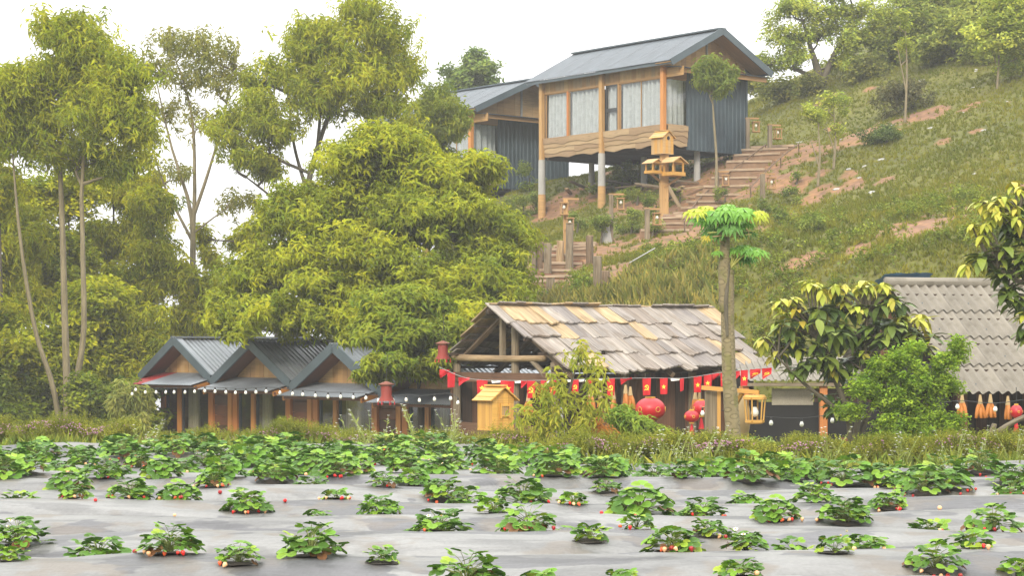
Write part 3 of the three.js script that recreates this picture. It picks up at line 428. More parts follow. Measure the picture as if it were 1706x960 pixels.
{
  const cordPts = [[732, 612, 35.8], [770, 628, 35.4], [800, 633, 35], [900, 634, 34.6], [1000, 631, 34.6], [1090, 630, 34.8], [1140, 630, 35], [1200, 621, 35.2], [1245, 616, 35.3], [1290, 612, 35.5]].map(a => at(...a));
  const cv = new THREE.CatmullRomCurve3(cordPts), a0 = cordPts[0];
  const g = thing('flag_bunting', 'string of small red flags with yellow stars and emblems along the shed eave', 'bunting', a0);
  mesh('cord', tube(cordPts.map(p => p.clone().sub(a0)), [0.005, 0.005], 5, 60), M.pipe, g);
  const onCord = px => { let best = null, e = 1e9; for (let i = 0; i <= 400; i++) { const p = cv.getPoint(i / 400), x = CX + p.x / -p.z * FPX; if (Math.abs(x - px) < e) { e = Math.abs(x - px); best = p; } } return best; };
  const F = [[741, 0.18, 0.2, 2, 0.5], [752, 0.14, 0.27, 2, 0.05], [773, 0.2, 0.2, 2, 0.6], [803, 0.19, 0.27, 0, 0.1], [845, 0.24, 0.26, 0, 0.12], [872, 0.1, 0.16, 2, 0.4], [886, 0.15, 0.31, 1, 0.05], [905, 0.11, 0.16, 2, 0.5], [922, 0.12, 0.27, 1, 0.1], [958, 0.12, 0.25, 1, 0.1], [986, 0.16, 0.12, 2, 0.3], [1017, 0.14, 0.3, 1, 0.02], [1042, 0.2, 0.16, 2, 0.7], [1077, 0.15, 0.3, 1, 0.02], [1105, 0.135, 0.28, 0, 0.02], [1136, 0.07, 0.24, 2, 0.1], [1162, 0.14, 0.28, 0, 0.02], [1178, 0.14, 0.28, 0, 0.05], [1192, 0.13, 0.16, 2, 0.5], [1204, 0.09, 0.26, 0, 0.1], [1228, 0.1, 0.2, 2, 0.4], [1239, 0.135, 0.28, 0, 0.02], [1258, 0.19, 0.22, 1, 0.45], [1277, 0.17, 0.24, 1, 0.4]];
  F.forEach(([px, w, hh, t, c], i) => { const f = mesh('flag', flagGeo(w, hh, 0.015 + 0.02 * hash(i, 1), i * 1.7, c), [starM, sickM, M.redcloth][t], g, onCord(px).clone().sub(a0)); f.rotation.y = R(-0.35, 0.35); });
  for (const px of [826, 866, 912, 945, 972, 1000, 1125]) mesh('paper_strip', flagGeo(0.16, 0.05, 0.01, px, 0.1), M.white, g, onCord(px).clone().sub(a0).add(V(0, 0, -0.03)));
}
// ------------------------------------------------------------------ round red lanterns, hanging lanterns, corn
function roundLantern(label, p, r, sq = 0.82, turn = 0) {
  const g = thing('red_lantern', label, 'lantern', p, turn, 'red festival lanterns');
  const pos = [], uv = [], idx = [], n = 48, m = 16; for (let j = 0; j <= m; j++) for (let i = 0; i <= n; i++) { const b = (j / m) * 2.5 + 0.32, a = i / n * 2 * Math.PI, rr = r * (Math.sin(b)) * (1 - 0.035 * Math.abs(Math.cos(a * 12))); pos.push(rr * Math.cos(a), r * sq * Math.cos(b), rr * Math.sin(a)); uv.push(i / n, j / m); if (i && j) { const k = j * (n + 1) + i; idx.push(k - n - 2, k - n - 1, k, k - n - 2, k, k - 1); } }
  mesh('silk_shade', fromArrays(pos, uv, idx), M.silk, g); mesh('top_ring', new THREE.CylinderGeometry(r * 0.34, r * 0.34, 0.04, 20), M.gold, g, [0, r * sq * 0.96, 0]); mesh('bottom_ring', new THREE.CylinderGeometry(r * 0.34, r * 0.34, 0.04, 20), M.gold, g, [0, -r * sq * 0.96, 0]);
  mesh('tassel', new THREE.CylinderGeometry(0.012, 0.05, 0.2, 10), M.redcloth, g, [0, -r * sq - 0.12, 0]); mesh('hook', tube([V(0, r * sq, 0), V(0, r * sq + 0.28, 0)], [0.006, 0.006], 5), M.wire, g);
  for (const a of [0.1, 1.4, 2.7, 4.2, 5.4]) { const c = mesh('gold_emblem', new THREE.TorusGeometry(r * 0.16, 0.006, 5, 16), M.gold, g, [r * 0.99 * Math.cos(a), 0, r * 0.99 * Math.sin(a)], [0, Math.PI / 2 - a, 0]); }
  return g;
}
roundLantern('large round red lantern with gold print in front of the shed wall', at(1083, 682, 35), 0.26, 0.78, -1.0);
roundLantern('smaller crumpled red lantern beside the grey lamp post', at(1168, 680, 34.5), 0.15, 0.9); roundLantern('small red lantern hung low among the plants beside the lamp post', at(1152, 694, 34.3), 0.13, 0.8);
roundLantern('red lantern under the grey wavy roof beside the hanging corn', at(1692, 686, 32.6), 0.1, 1.1);
function skirtLantern(label, p, s) {
  const g = thing('paper_lantern', label, 'lantern', p, 0.5, 'red paper lanterns on the tree');
  const six = pts => new THREE.LatheGeometry(pts.map(a => new THREE.Vector2(a[0] * s, a[1] * s)), 6);
  const rd = std({ color: col(0.26, 0.03, 0.018), roughness: 0.7, map: sp1, side: THREE.DoubleSide });
  mesh('shade', flat(six([[0.1, 0.16], [0.13, 0.14], [0.125, -0.08], [0.19, -0.2], [0.17, -0.2]])), rd, g); mesh('cap', flat(six([[0.02, 0.26], [0.2, 0.19], [0.12, 0.15]])), M.clay, g);
  for (let i = 0; i < 6; i++) { const a = i / 6 * 2 * Math.PI; mesh('tassel', new THREE.CylinderGeometry(0.004, 0.012, 0.09 * s, 6), M.redcloth, g, [0.19 * s * Math.sin(a), -0.24 * s, 0.19 * s * Math.cos(a)]); }
  mesh('cord', tube([V(0, 0.25 * s, 0), V(0.02, 0.25 * s + 0.5, 0)], [0.005, 0.005], 5), M.wire, g);
}
skirtLantern('red paper lantern hanging before the orange post of the fourth cabin', at(644, 654, 38), 0.8); skirtLantern('red paper lantern half hidden in the big tree beside the shed', at(738, 585, 38.4), 0.75);
function corn(p, n, s, label) {
  const g = thing('corn_bundle', label, 'corn', p, R(0, 3), 'bundles of drying corn');
  for (let i = 0; i < n; i++) { const a = i / n * 2 * Math.PI, c = mesh('cob', new THREE.LatheGeometry([[0.001, -0.24], [0.02, -0.235], [0.03, -0.17], [0.032, -0.08], [0.02, -0.02], [0.004, 0]].map(q => new THREE.Vector2(q[0] * s, q[1] * s)), 9), M.corn, g, [0.02 * s * Math.cos(a), 0, 0.02 * s * Math.sin(a)], [0.24 * Math.sin(a), 0, -0.24 * Math.cos(a)].map((v, k) => k === 0 ? -v : v)); }
  mesh('husk_tie', new THREE.CylinderGeometry(0.018 * s, 0.04 * s, 0.14 * s, 8), M.husk, g, [0, 0.06 * s, 0]);
}
[[984, 660], [1000, 664], [1042, 655], [1050, 658], [1022, 664], [880, 668], [1165, 668], [1158, 664]].forEach(([x, y], i) => corn(at(x, y, 35.6), 4, 1.1, `orange corn bundle on the shed front, ${ORD[[1, 2, 4, 5, 3, 0, 7, 6][i]]} from the left`));
[[1602, 670], [1632, 672], [1649, 671], [1678, 674]].forEach(([x, y], i) => corn(at(x, y, 32.8), 5, 1.05, `orange corn bundle under the grey wavy eave, ${ORD[i]} from the left`));
// ------------------------------------------------------------------ strings of bulbs
const bulbGeo = new THREE.LatheGeometry([[0.001, -0.105], [0.028, -0.097], [0.041, -0.07], [0.039, -0.045], [0.024, -0.01], [0.018, 0]].map(q => new THREE.Vector2(...q)), 14), sockGeo = new THREE.CylinderGeometry(0.02, 0.02, 0.06, 10);
function bulbString(label, pts, k = 1) {
  const a0 = pts[0], g = thing('string_lights', label, 'string lights', a0); const c = pts.map(p => p.clone().sub(a0).add(V(0, 0.12, 0)));
  mesh('cable', tube(c, [0.006, 0.006], 5, pts.length * 4), M.wire, g);
  c.forEach(p => { const b = mesh('bulb', bulbGeo, M.bulb, g, p.clone().add(V(0, -0.06 * k, 0))); b.scale.setScalar(k); mesh('socket', sockGeo, M.wire, b, [0, 0.03, 0]); });
}
bulbString('string of white bulbs hanging before the cabin row', [[221, 659], [227, 652], [243, 656], [261, 656], [277, 656], [291, 656], [309, 656], [325, 655], [342, 654], [359, 655], [377, 656], [393, 657], [410, 657], [427, 656], [444, 655], [467, 657], [488, 659], [505, 660], [526, 662], [547, 664], [568, 664], [589, 665], [610, 666], [631, 670], [655, 670], [677, 669], [699, 670], [724, 668], [751, 667], [763, 674]].map(([x, y], i) => at(x, y, lerp(46.5, 37, i / 29))), 0.78);
bulbString('string of white bulbs hanging before the dark lean-to and open house', [[1170, 692], [1236, 702], [1284, 708], [1335, 710], [1386, 704], [1436, 702], [1488, 693], [1540, 690], [1594, 681], [1657, 685], [1712, 678]].map(([x, y]) => at(x, y, 31.5)), 0.8);
// ------------------------------------------------------------------ wooden lamp with hexagonal lantern
{
  const p = at(1184, 730, 29.5), g = thing('lamp_post', 'grey squared lamp post with a yellow cross arm beside the papaya trunk', 'lamp post', V(p.x, h(p.x, p.z), p.z)); const q = (px, py, d = 29.5) => at(px, py, d).sub(g.position);
  bar('post', V(0, -0.1, 0), q(1184, 652), 0.17, 0.12, M.postG, g); bar('side_batten', q(1190, 735, 29.45).add(V(0.06, 0, 0)), q(1190, 652, 29.45).add(V(0.06, 0, 0)), 0.05, 0.1, M.yellowB, g); bar('cross_arm', q(1169, 646, 29.4), q(1264, 654, 29.1), 0.06, 0.06, M.yellowB, g); bar('brace', q(1222, 680), q(1236, 655, 29.2), 0.05, 0.05, M.yellowB, g);
  const l = thing('hexagonal_lantern', 'yellow wooden six sided lantern with a white bulb hanging from the cross arm', 'lantern', at(1257, 704, 29.1), 0.12);
  const ring = (r, y, t) => { for (let i = 0; i < 6; i++) { const a = i / 6 * 2 * Math.PI, b = (i + 1) / 6 * 2 * Math.PI; bar(y > 0.2 ? 'top_rail' : 'bottom_rail', V(r * Math.cos(a), y, r * Math.sin(a)), V(r * Math.cos(b), y, r * Math.sin(b)), t, 0.035, M.yellow, l, i); } };
  ring(0.125, 0.015, 0.035); ring(0.155, 0.345, 0.035); for (let i = 0; i < 6; i++) { const a = i / 6 * 2 * Math.PI; bar('stave', V(0.125 * Math.cos(a), 0.03, 0.125 * Math.sin(a)), V(0.15 * Math.cos(a), 0.33, 0.15 * Math.sin(a)), 0.018, 0.018, M.yellow, l, i); }
  mesh('lid', new THREE.CylinderGeometry(0.14, 0.165, 0.03, 6), M.yellow, l, [0, 0.378, 0], [0, Math.PI / 6, 0]); mesh('base', new THREE.CylinderGeometry(0.12, 0.12, 0.015, 6), M.yellowB, l, [0, -0.012, 0], [0, Math.PI / 6, 0]);
  const b = mesh('bulb', bulbGeo, M.bulb, l, [0, 0.22, 0]); b.scale.setScalar(1.35); mesh('socket', new THREE.CylinderGeometry(0.028, 0.028, 0.1, 12), M.wire, l, [0, 0.28, 0]); mesh('hook', tube([V(0, 0.39, 0), V(0, 0.47, 0)], [0.008, 0.008], 6), M.wire, l);
  const sack = thing('sacking_bundle', 'brown cloth bundle hanging behind the papaya trunk', 'sack', at(1229, 700, 30.3)); const sg = new THREE.SphereGeometry(0.2, 20, 16), sp = sg.attributes.position; for (let i = 0; i < sp.count; i++) { const k = 1 + 0.35 * (fbm(sp.getX(i) * 6 + 3, sp.getY(i) * 4 + sp.getZ(i) * 5, 301, 3) - 0.5); sp.setXYZ(i, sp.getX(i) * k, sp.getY(i) * 1.9 * k, sp.getZ(i) * k); } sg.computeVertexNormals(); mesh('cloth', sg, M.husk, sack); mesh('tie', tube([V(0, 0.34, 0), V(0.03, 0.5, 0)], [0.02, 0.01], 6), M.husk, sack);
}
// ------------------------------------------------------------------ bird houses
function gableHouse(g, w, hh, dp, rh, ov, mats, hole) {                       // gable towards +z
  for (let i = 0; i < 4; i++) { const x0 = -w / 2 + w * i / 4, x1 = x0 + w / 4 - 0.003, yy = x => hh + rh * (1 - Math.abs(x) / (w / 2)); for (const s of [1, -1]) { const pts = [[x0, 0], [x1, 0], [x1, yy(x1)], [x0, yy(x0)]]; mesh('end_board', new THREE.ExtrudeGeometry(new THREE.Shape(pts.map(p => new THREE.Vector2(...p))), { depth: 0.018 + 0.002 * (i % 2), bevelEnabled: false }), mats[i % mats.length], g, [0, 0, s * dp / 2 - 0.01]); } }
  for (const s of [-1, 1]) { for (let i = 0; i < 4; i++) mesh('side_board', board(0.018 + 0.002 * (i % 2), hh, dp / 4 - 0.004, i), mats[i % mats.length], g, [s * (w / 2 - 0.011), hh / 2, -dp / 2 + dp * (i + 0.5) / 4]); }
  mesh('base_board', board(w * 1.04, 0.025, dp * 1.04), mats[0], g, [0, -0.014, 0]);
  const rf = new THREE.Group(); rf.name = 'roof'; g.add(rf);
  for (const s of [-1, 1]) { const a = V(0, hh + rh + 0.02, 0), k = 1 + ov, b = V(s * w / 2 * k, hh + rh + 0.02 - rh * k, 0); for (let i = 0; i < 3; i++) { const t0 = i / 3, t1 = (i + 1.15) / 3; bar('roof_board', a.clone().lerp(b, t0).add(V(0, 0.012 * (2 - i) * 0, 0)), a.clone().lerp(b, Math.min(1, t1)).add(V(0, 0.008, 0)), 0.016, dp + 0.12, mats[(i + 1) % mats.length], rf, i); } }
  mesh('ridge_board', board(0.07, 0.022, dp + 0.14), mats[0], rf, [0, hh + rh + 0.045, 0]);
  if (hole) mesh('entry_hole', new THREE.CylinderGeometry(hole, hole, 0.012, 20), M.black, g, [0, hh * 0.95, dp / 2 + 0.012], [Math.PI / 2, 0, 0]);
}
{
  const g = thing('bird_house', 'yellow varnished wooden bird house with a square window at the left shed post', 'bird house', at(826, 714, 29.6), 0.62);
  gableHouse(g, 0.38, 0.43, 0.36, 0.15, 0.35, [M.yellow, M.yellowB]);
  const wn = new THREE.Group(); wn.name = 'window'; g.add(wn); for (const [x, y, a, b] of [[0, 0.1, 0.14, 0.02], [0, -0.1, 0.14, 0.02], [-0.075, 0, 0.02, 0.22], [0.075, 0, 0.02, 0.22]]) mesh('frame', board(a, b, 0.025), M.yellow, wn, [0.03 + x, 0.26 + y * 0.75, 0.2]);
  mesh('screen', board(0.13, 0.15, 0.008), M.tan, wn, [0.03, 0.26, 0.195]); for (let i = 0; i < 3; i++) mesh('window_bar', board(0.006, 0.14, 0.006), M.yellowB, wn, [-0.01 + i * 0.04, 0.26, 0.202]);
  const st = thing('bird_house_stump', 'rough log stump under the yellow bird house', 'stump', V(g.position.x, 0, g.position.z)); mesh('log', tube([V(0, -0.2, 0), V(0.02, g.position.y - 0.04, 0)], [0.16, 0.14], 12, 6, 1, 0.2), M.post, st);
  const b = thing('planter_box', 'pale tapered wooden planter box below the yellow bird house', 'planter', at(850, 746, 29), 0.15); const pts = [[-0.11, 0], [0.11, 0], [0.19, 0.2], [-0.19, 0.2]].map(p => new THREE.Vector2(...p));
  for (const z of [-0.1, 0.09]) mesh('end_panel', new THREE.ExtrudeGeometry(new THREE.Shape(pts), { depth: 0.015, bevelEnabled: false }), M.pineC, b, [0, 0, z]); for (const s of [-1, 1]) bar('side_panel', V(s * 0.11, 0, 0), V(s * 0.185, 0.2, 0), 0.015, 0.17, M.pineC, b); mesh('rim', board(0.42, 0.025, 0.03), M.pineC, b, [0, 0.205, 0.115]); mesh('earth', board(0.32, 0.02, 0.17), M.soilD, b, [0, 0.17, 0]);
}
{
  const p = at(1106, 380, 61.5), g = thing('bird_house_pole', 'tall timber pole on the slope carrying three bird houses', 'pole', V(p.x, h(p.x, p.z) - 0.1, p.z)), top = at(1106, 258, 61.5).y - g.position.y;
  mesh('pole', board(0.26, top, 0.24, 2, 0.02), M.pine, g, [0, top / 2, 0]); bar('arm', V(0, top - 0.9, 0), V(-0.5, top - 0.5, 0.1), 0.06, 0.06, M.pineB, g); bar('arm', V(0, top - 1.0, 0.1), V(0.5, top - 0.66, 0.2), 0.06, 0.06, M.pineB, g);
  const a = thing('bird_house', 'closed bird house with a round hole on top of the timber pole', 'bird house', V(p.x - 0.05, g.position.y + top + 0.03, p.z), 0.75); gableHouse(a, 0.46, 0.48, 0.46, 0.17, 0.3, [M.pineC, M.yellowB], 0.06);
  for (const [px, py, label, s] of [[1088, 290, 'open bird feeder at the left of the timber pole', 0.85], [1122, 294, 'open bird feeder at the right of the timber pole', 1.1]]) {
    const f = thing('bird_feeder', label, 'bird feeder', at(px, py, 61.1), 0.75); f.scale.setScalar(s); mesh('tray', board(0.5, 0.1, 0.42), M.yellowB, f, [0, 0.06, 0]); for (const x of [-0.2, 0.2]) for (const z of [-0.16, 0.16]) mesh('post', board(0.04, 0.26, 0.04), M.yellowB, f, [x, 0.235, z]);
    for (const q of [-1, 1]) bar('roof_board', V(0, 0.52, 0), V(q * 0.32, 0.35, 0), 0.025, 0.52, M.pineC, f); mesh('gable', new THREE.ExtrudeGeometry(new THREE.Shape([[-0.22, 0.37], [0.22, 0.37], [0, 0.5]].map(v => new THREE.Vector2(...v))), { depth: 0.02, bevelEnabled: false }), M.yellowB, f, [0, 0, 0.16]);
  }
}
// ------------------------------------------------------------------ steps, rails, lamp posts and fence posts on the slope
function steps(label, a, b, w, n) {
  const g = new THREE.Group(); g.name = numbered('hillside_steps'); g.userData = { kind: 'structure', label, category: 'steps' }; scene.add(g);
  const [pa, da] = a, [pb, db] = b;
  for (let i = 0; i < n; i++) { const t = i / (n - 1), p = gp(lerp(pa, pb, t), lerp(da, db, t)), tn = gp(lerp(pa, pb, t + 0.02), lerp(da, db, t + 0.02)).sub(p); p.y += 0.06; const yaw = Math.atan2(-(tn.x) * 0.6, -tn.z) ;
    mesh('step', board(w * R(0.92, 1.06), 0.34, 0.75, i), M.step, g, [p.x, p.y - 0.1, p.z], [0, yaw, R(-0.02, 0.02)]); const e = mesh('step_edge', board(w * R(0.9, 1.04), 0.07, 0.06, i + 9), M.stepEdge, g, [p.x + Math.sin(yaw) * 0.4, p.y + 0.045, p.z + Math.cos(yaw) * 0.38], [0, yaw, R(-0.03, 0.03)]);
    for (let k = 0; k < 3; k++) mesh('brick', board(0.22, 0.07, 0.1, k), M.clay, g, [p.x + R(-0.5, 0.5) * w * 0.8, p.y + 0.08, p.z + R(-0.15, 0.15)], [0, R(0, 3), 0]); }
  return g;
}
steps('lower flight of earth steps with pale timber edges between wooden posts', [908, 52.2], [965, 58.8], 1.15, 10);
steps('upper flight of earth steps climbing to the stilt house', [1112, 59], [1290, 67.6], 1.5, 15);
for (const [pts, lab] of [[[[1140, 388], [1170, 345], [1215, 305], [1245, 282], [1275, 258]], 'left pale hand rail beside the upper steps'], [[[1250, 330], [1270, 310], [1300, 280], [1330, 257]], 'right pale hand rail beside the upper steps']]) {
  const w = pts.map(([x, y]) => on(x, y, 56)), r = thing('hand_rail', lab, 'hand rail', w[0], 0, 'rails of the hillside steps'); mesh('rail', tube(w.map(p => p.clone().sub(w[0]).add(V(0, 0.32, 0))), [0.02, 0.02], 7, 24), M.post, r); w.forEach(p => { const q = p.clone().sub(w[0]); mesh('stanchion', tube([q.clone().add(V(0, -0.2, 0)), q.clone().add(V(0, 0.32, 0))], [0.02, 0.02], 6), M.post, r); });
}
[[872, 470, 0.75, 0], [889, 462, 0.9, 1], [899, 455, 0.85, 0], [912, 472, 1.05, 1], [932, 452, 0.8, 2], [948, 456, 1.35, 1], [983, 440, 0.75, 0], [917, 512, 0.7, 1], [880, 490, 0.8, 2], [996, 490, 0.9, 1], [1008, 495, 0.6, 0]].forEach(([px, py, t, k], i) => { const p = on(px, py, 46), f = thing('wooden_post', `wooden post beside the lower steps, ${ORD[[0, 2, 3, 4, 6, 7, 8, 5, 1, 9, 10][i]]} from the left`, 'post', p, R(0, 1), 'posts beside the lower steps'); mesh('stake', tube([V(0, -0.3, 0), V(R(-0.04, 0.04), t, R(-0.04, 0.04))], [0.11, 0.1], 9, 5, 1, 0.2), [M.post, M.postG, M.tan][k], f); mesh('cut_top', new THREE.CylinderGeometry(0.085, 0.095, 0.02, 9), M.tan, f, [0, t, 0]); });
[[942, 440, 1.75], [1018, 405, 1.4], [1078, 402, 0.9], [1245, 262, 1.25], [1194, 330, 0.8], [1270, 338, 0.85], [1282, 258, 0.95]].forEach(([px, py, t], i) => {
  const p = on(px, py, 50), g = thing('path_lamp', ['tall timber path lamp with two lantern boxes above the lower steps', 'thin timber path lamp at the grassy bank under the stilt house', 'low timber path lamp at the foot of the upper steps', 'timber path lamp by the right corner of the stilt house', 'small path lamp halfway up the left rail', 'small path lamp between the upper step rails', 'path lamp at the top of the upper steps'][i], 'lamp post', p, R(-0.3, 0.3), 'lamps along the hillside steps');
  mesh('post', board(0.12, t + 0.3, 0.12, i), i ? M.postG : M.pine, g, [0, t / 2 - 0.15, 0]); mesh('arm', board(0.45, 0.05, 0.06, i), M.pineB, g, [0.15, t, 0]);
  for (let k = 0; k < (i ? 1 : 2); k++) { const l = new THREE.Group(); l.name = 'lantern_box'; l.position.set(i ? 0.28 : k * 0.16 - 0.06, t - 0.28 - k * 0.42, i ? 0 : 0.12); g.add(l); for (const x of [-0.09, 0.09]) for (const z of [-0.09, 0.09]) mesh('stave', board(0.025, 0.3, 0.025), M.pineB, l, [x, 0, z]); for (const y of [-0.16, 0.16]) mesh('plate', board(0.24, 0.03, 0.24), M.pineB, l, [0, y, 0]); const b = mesh('bulb', bulbGeo, M.bulb, l, [0, 0.1, 0]); }
});
{ const p = on(1012, 405, 52), g = thing('concrete_marker', 'tapered pale concrete post standing in the grass below the house', 'post', p); mesh('block', new THREE.CylinderGeometry(0.1, 0.19, 0.75, 14), M.concrete, g, [0, 0.25, 0]); mesh('cap', new THREE.CylinderGeometry(0.11, 0.1, 0.05, 14), M.concrete, g, [0, 0.64, 0]); }
for (let i = 0; i < 16; i++) { const px = [990, 1010, 1035, 1060, 1085, 1120, 1130, 1142, 1150, 1118, 970, 950, 1070, 1048, 1095, 1135][i], py = [318, 322, 316, 312, 318, 318, 330, 338, 326, 340, 320, 326, 322, 320, 326, 312][i], p = on(px, py, 56, 74); const b = mesh('scrap_timber', board(R(0.8, 2.2), 0.05, R(0.08, 0.16), i), pick([M.postG, M.tan, M.post]), scene, p.clone().add(V(0, R(0.06, 0.3), 0)), [R(-0.2, 0.2), R(0, 3), R(-0.25, 0.25)]); tag(b, `loose board in the timber pile under the stilt house`, 'board', 'scrap boards under the stilt house'); }
{ const a = on(1135, 352, 56, 72), b2 = thing('leaning_plank', 'pale plank leaning across the slope behind the bird house pole', 'plank', a); bar('plank', V(0, 0, 0), V(-0.7, 1.25, -0.2), 0.12, 0.04, M.tan, b2); const c = on(1075, 462, 48), d2 = thing('fallen_pole', 'white pole lying in the tall grass above the shed roof', 'pole', c); mesh('pole', tube([V(-0.4, 0.3, 0), V(0.25, 0.68, -0.2)], [0.018, 0.016], 8), M.concrete, d2); }
{ const p = at(1652, 748, 27.5), g = thing('forked_branch_post', 'bare forked branch post at the right edge before the open house', 'post', V(p.x, -0.05, p.z)); const q = (a, b, d = 27.5) => at(a, b, d).sub(g.position); mesh('trunk', tube([V(0, 0, 0), q(1652, 738), q(1652, 722), q(1656, 706)], [0.05, 0.048, 0.045, 0.035], 9), M.postG, g); mesh('fork', tube([q(1653, 726), q(1670, 714), q(1690, 702), q(1716, 690)], [0.045, 0.04, 0.036, 0.03], 9), M.postG, g); }
// ------------------------------------------------------------------ foliage
const leafM = (tr = 0.4) => new THREE.MeshPhysicalMaterial({ color: 0xffffff, vertexColors: true, roughness: 0.95, specularIntensity: 0.25, transmission: tr, thickness: 0, side: THREE.DoubleSide });
const LM = leafM(0.42), LM2 = leafM(0.25);
const glossM = std({ color: 0xffffff, vertexColors: true, roughness: 0.42, side: THREE.DoubleSide });
// one leaf along direction dir, blade normal about nrm; pushes 4 triangles (or 2)
function pushLeaf(P, C, o, dir, nrm, len, wid, c, fold = 0.25, bend = 0.15, cheap = false) {
  const d = dir.clone().normalize(), s = d.clone().cross(nrm).normalize(), n = s.clone().cross(d).normalize();
  const pt = (t, w, z) => o.clone().addScaledVector(d, t * len).addScaledVector(s, w * wid).addScaledVector(n, z * len);
  const a = pt(0, 0, 0), l = pt(0.42, 0.5, fold * wid / len), r = pt(0.42, -0.5, fold * wid / len), m = pt(0.45, 0, 0.0), e = pt(1, 0, -bend);
  const tri = cheap ? [a, l, e, a, e, r] : [a, l, m, a, m, r, m, l, e, m, e, r];
  for (const p of tri) { P.push(p.x, p.y, p.z); C.push(c[0], c[1], c[2]); }
}
const tint = (k, y = 0) => [k * (1 + y), k * (1 + y * 0.35), k * (1 - y * 0.5)];
function spray(kind, sd) {
  seed = sd; const P = [], C = [];
  if (kind === 'willow') for (let i = 0; i < 15; i++) {          // narrow drooping leaves on a thin twig
    const t = i / 15, o = V(0.1 * t * Math.cos(i), 0.34 * t - 0.1, 0.1 * t * Math.sin(i * 1.3)), a = i * 2.4 + R(-0.4, 0.4), dir = V(Math.cos(a), R(-1.5, 0.25), Math.sin(a));
    pushLeaf(P, C, o, dir, V(R(-0.5, 0.5), 1, R(-0.5, 0.5)), R(0.14, 0.23), R(0.036, 0.056), tint(R(0.7, 1.25), R(-0.1, 0.22)), 0.2, 0.2, true);
  }
  if (kind === 'whorl') for (let w = 0; w < 3; w++) for (let i = 0; i < 6; i++) {   // stars of lance leaves
    const o = V(w ? R(-0.12, 0.12) : 0, w * 0.07 - 0.05, w ? R(-0.12, 0.12) : 0), a = i / 6 * 6.283 + w * 0.5 + R(-0.2, 0.2), dir = V(Math.cos(a), R(-0.55, 0.15), Math.sin(a));
    pushLeaf(P, C, o, dir, V(R(-0.3, 0.3), 1, R(-0.3, 0.3)), R(0.12, 0.19), R(0.04, 0.058), tint(R(0.72, 1.25), R(-0.08, 0.2)), 0.3, 0.3, false);
  }
  if (kind === 'round') for (let i = 0; i < 18; i++) {
    const o = V(R(-0.14, 0.14), R(-0.1, 0.16), R(-0.14, 0.14)), a = R(0, 6.283), dir = V(Math.cos(a), R(-0.6, 0.7), Math.sin(a));
    pushLeaf(P, C, o, dir, V(R(-0.6, 0.6), 1, R(-0.6, 0.6)), R(0.08, 0.13), R(0.045, 0.07), tint(R(0.65, 1.3), R(-0.1, 0.2)), 0.2, 0.2, true);
  }
  if (kind === 'tiny') for (let i = 0; i < 26; i++) {            // upright twig with small leaves
    const t = (i % 9) / 9, k = Math.floor(i / 9), bx = (k - 1) * 0.05, o = V(bx + bx * t, t * 0.17, (k % 2 ? 0.04 : -0.03) * (1 + t)), a = R(0, 6.283), dir = V(Math.cos(a), R(0.1, 0.9), Math.sin(a));
    pushLeaf(P, C, o, dir, V(0, 1, 0.3), R(0.028, 0.048), R(0.01, 0.016), tint(R(0.7, 1.3), R(-0.1, 0.25)), 0.2, 0.1, true);
  }
  if (kind === 'grass') for (let i = 0; i < 11; i++) {
    const a = R(0, 6.283), r = R(0, 0.06), o = V(r * Math.cos(a), 0, r * Math.sin(a)), dir = V(R(-0.5, 0.5), 1, R(-0.5, 0.5));
    pushLeaf(P, C, o, dir, V(Math.cos(a), 0.2, Math.sin(a)), R(0.12, 0.28), R(0.012, 0.02), tint(R(0.65, 1.3), R(-0.1, 0.3)), 0, 0.35, true);
  }
  if (kind === 'blade') for (let i = 0; i < 24; i++) {
    const a = R(0, 6.283), r = R(0, 0.4), o = V(r * Math.cos(a), 0, r * Math.sin(a)), dir = V(R(-0.45, 0.45), 1, R(-0.45, 0.45));
    pushLeaf(P, C, o, dir, V(Math.cos(a), 0.2, Math.sin(a)), R(0.3, 0.85), R(0.006, 0.012), tint(R(0.65, 1.25), R(-0.1, 0.35)), 0, 0.4, true);
  }
  const g = fromArrays(P, null, null, C); return g;
}
const SP = {}; for (const k of ['willow', 'whorl', 'round', 'tiny', 'grass', 'blade']) SP[k] = [1, 2].map(i => spray(k, i * 977 + k.length * 31));
seed = 4242;
const _q = new THREE.Quaternion(), _q2 = new THREE.Quaternion();
function place(p, up, s, yaw) { _q.setFromUnitVectors(V(0, 1, 0), up.clone().normalize()); _q2.setFromAxisAngle(V(0, 1, 0), yaw); return new THREE.Matrix4().compose(p, _q.clone().multiply(_q2), V(s, s, s)); }
const FB = 1.3;
const mixc = (a, b, t) => col(lerp(a[0], b[0], t), lerp(a[1], b[1], t), lerp(a[2], b[2], t));
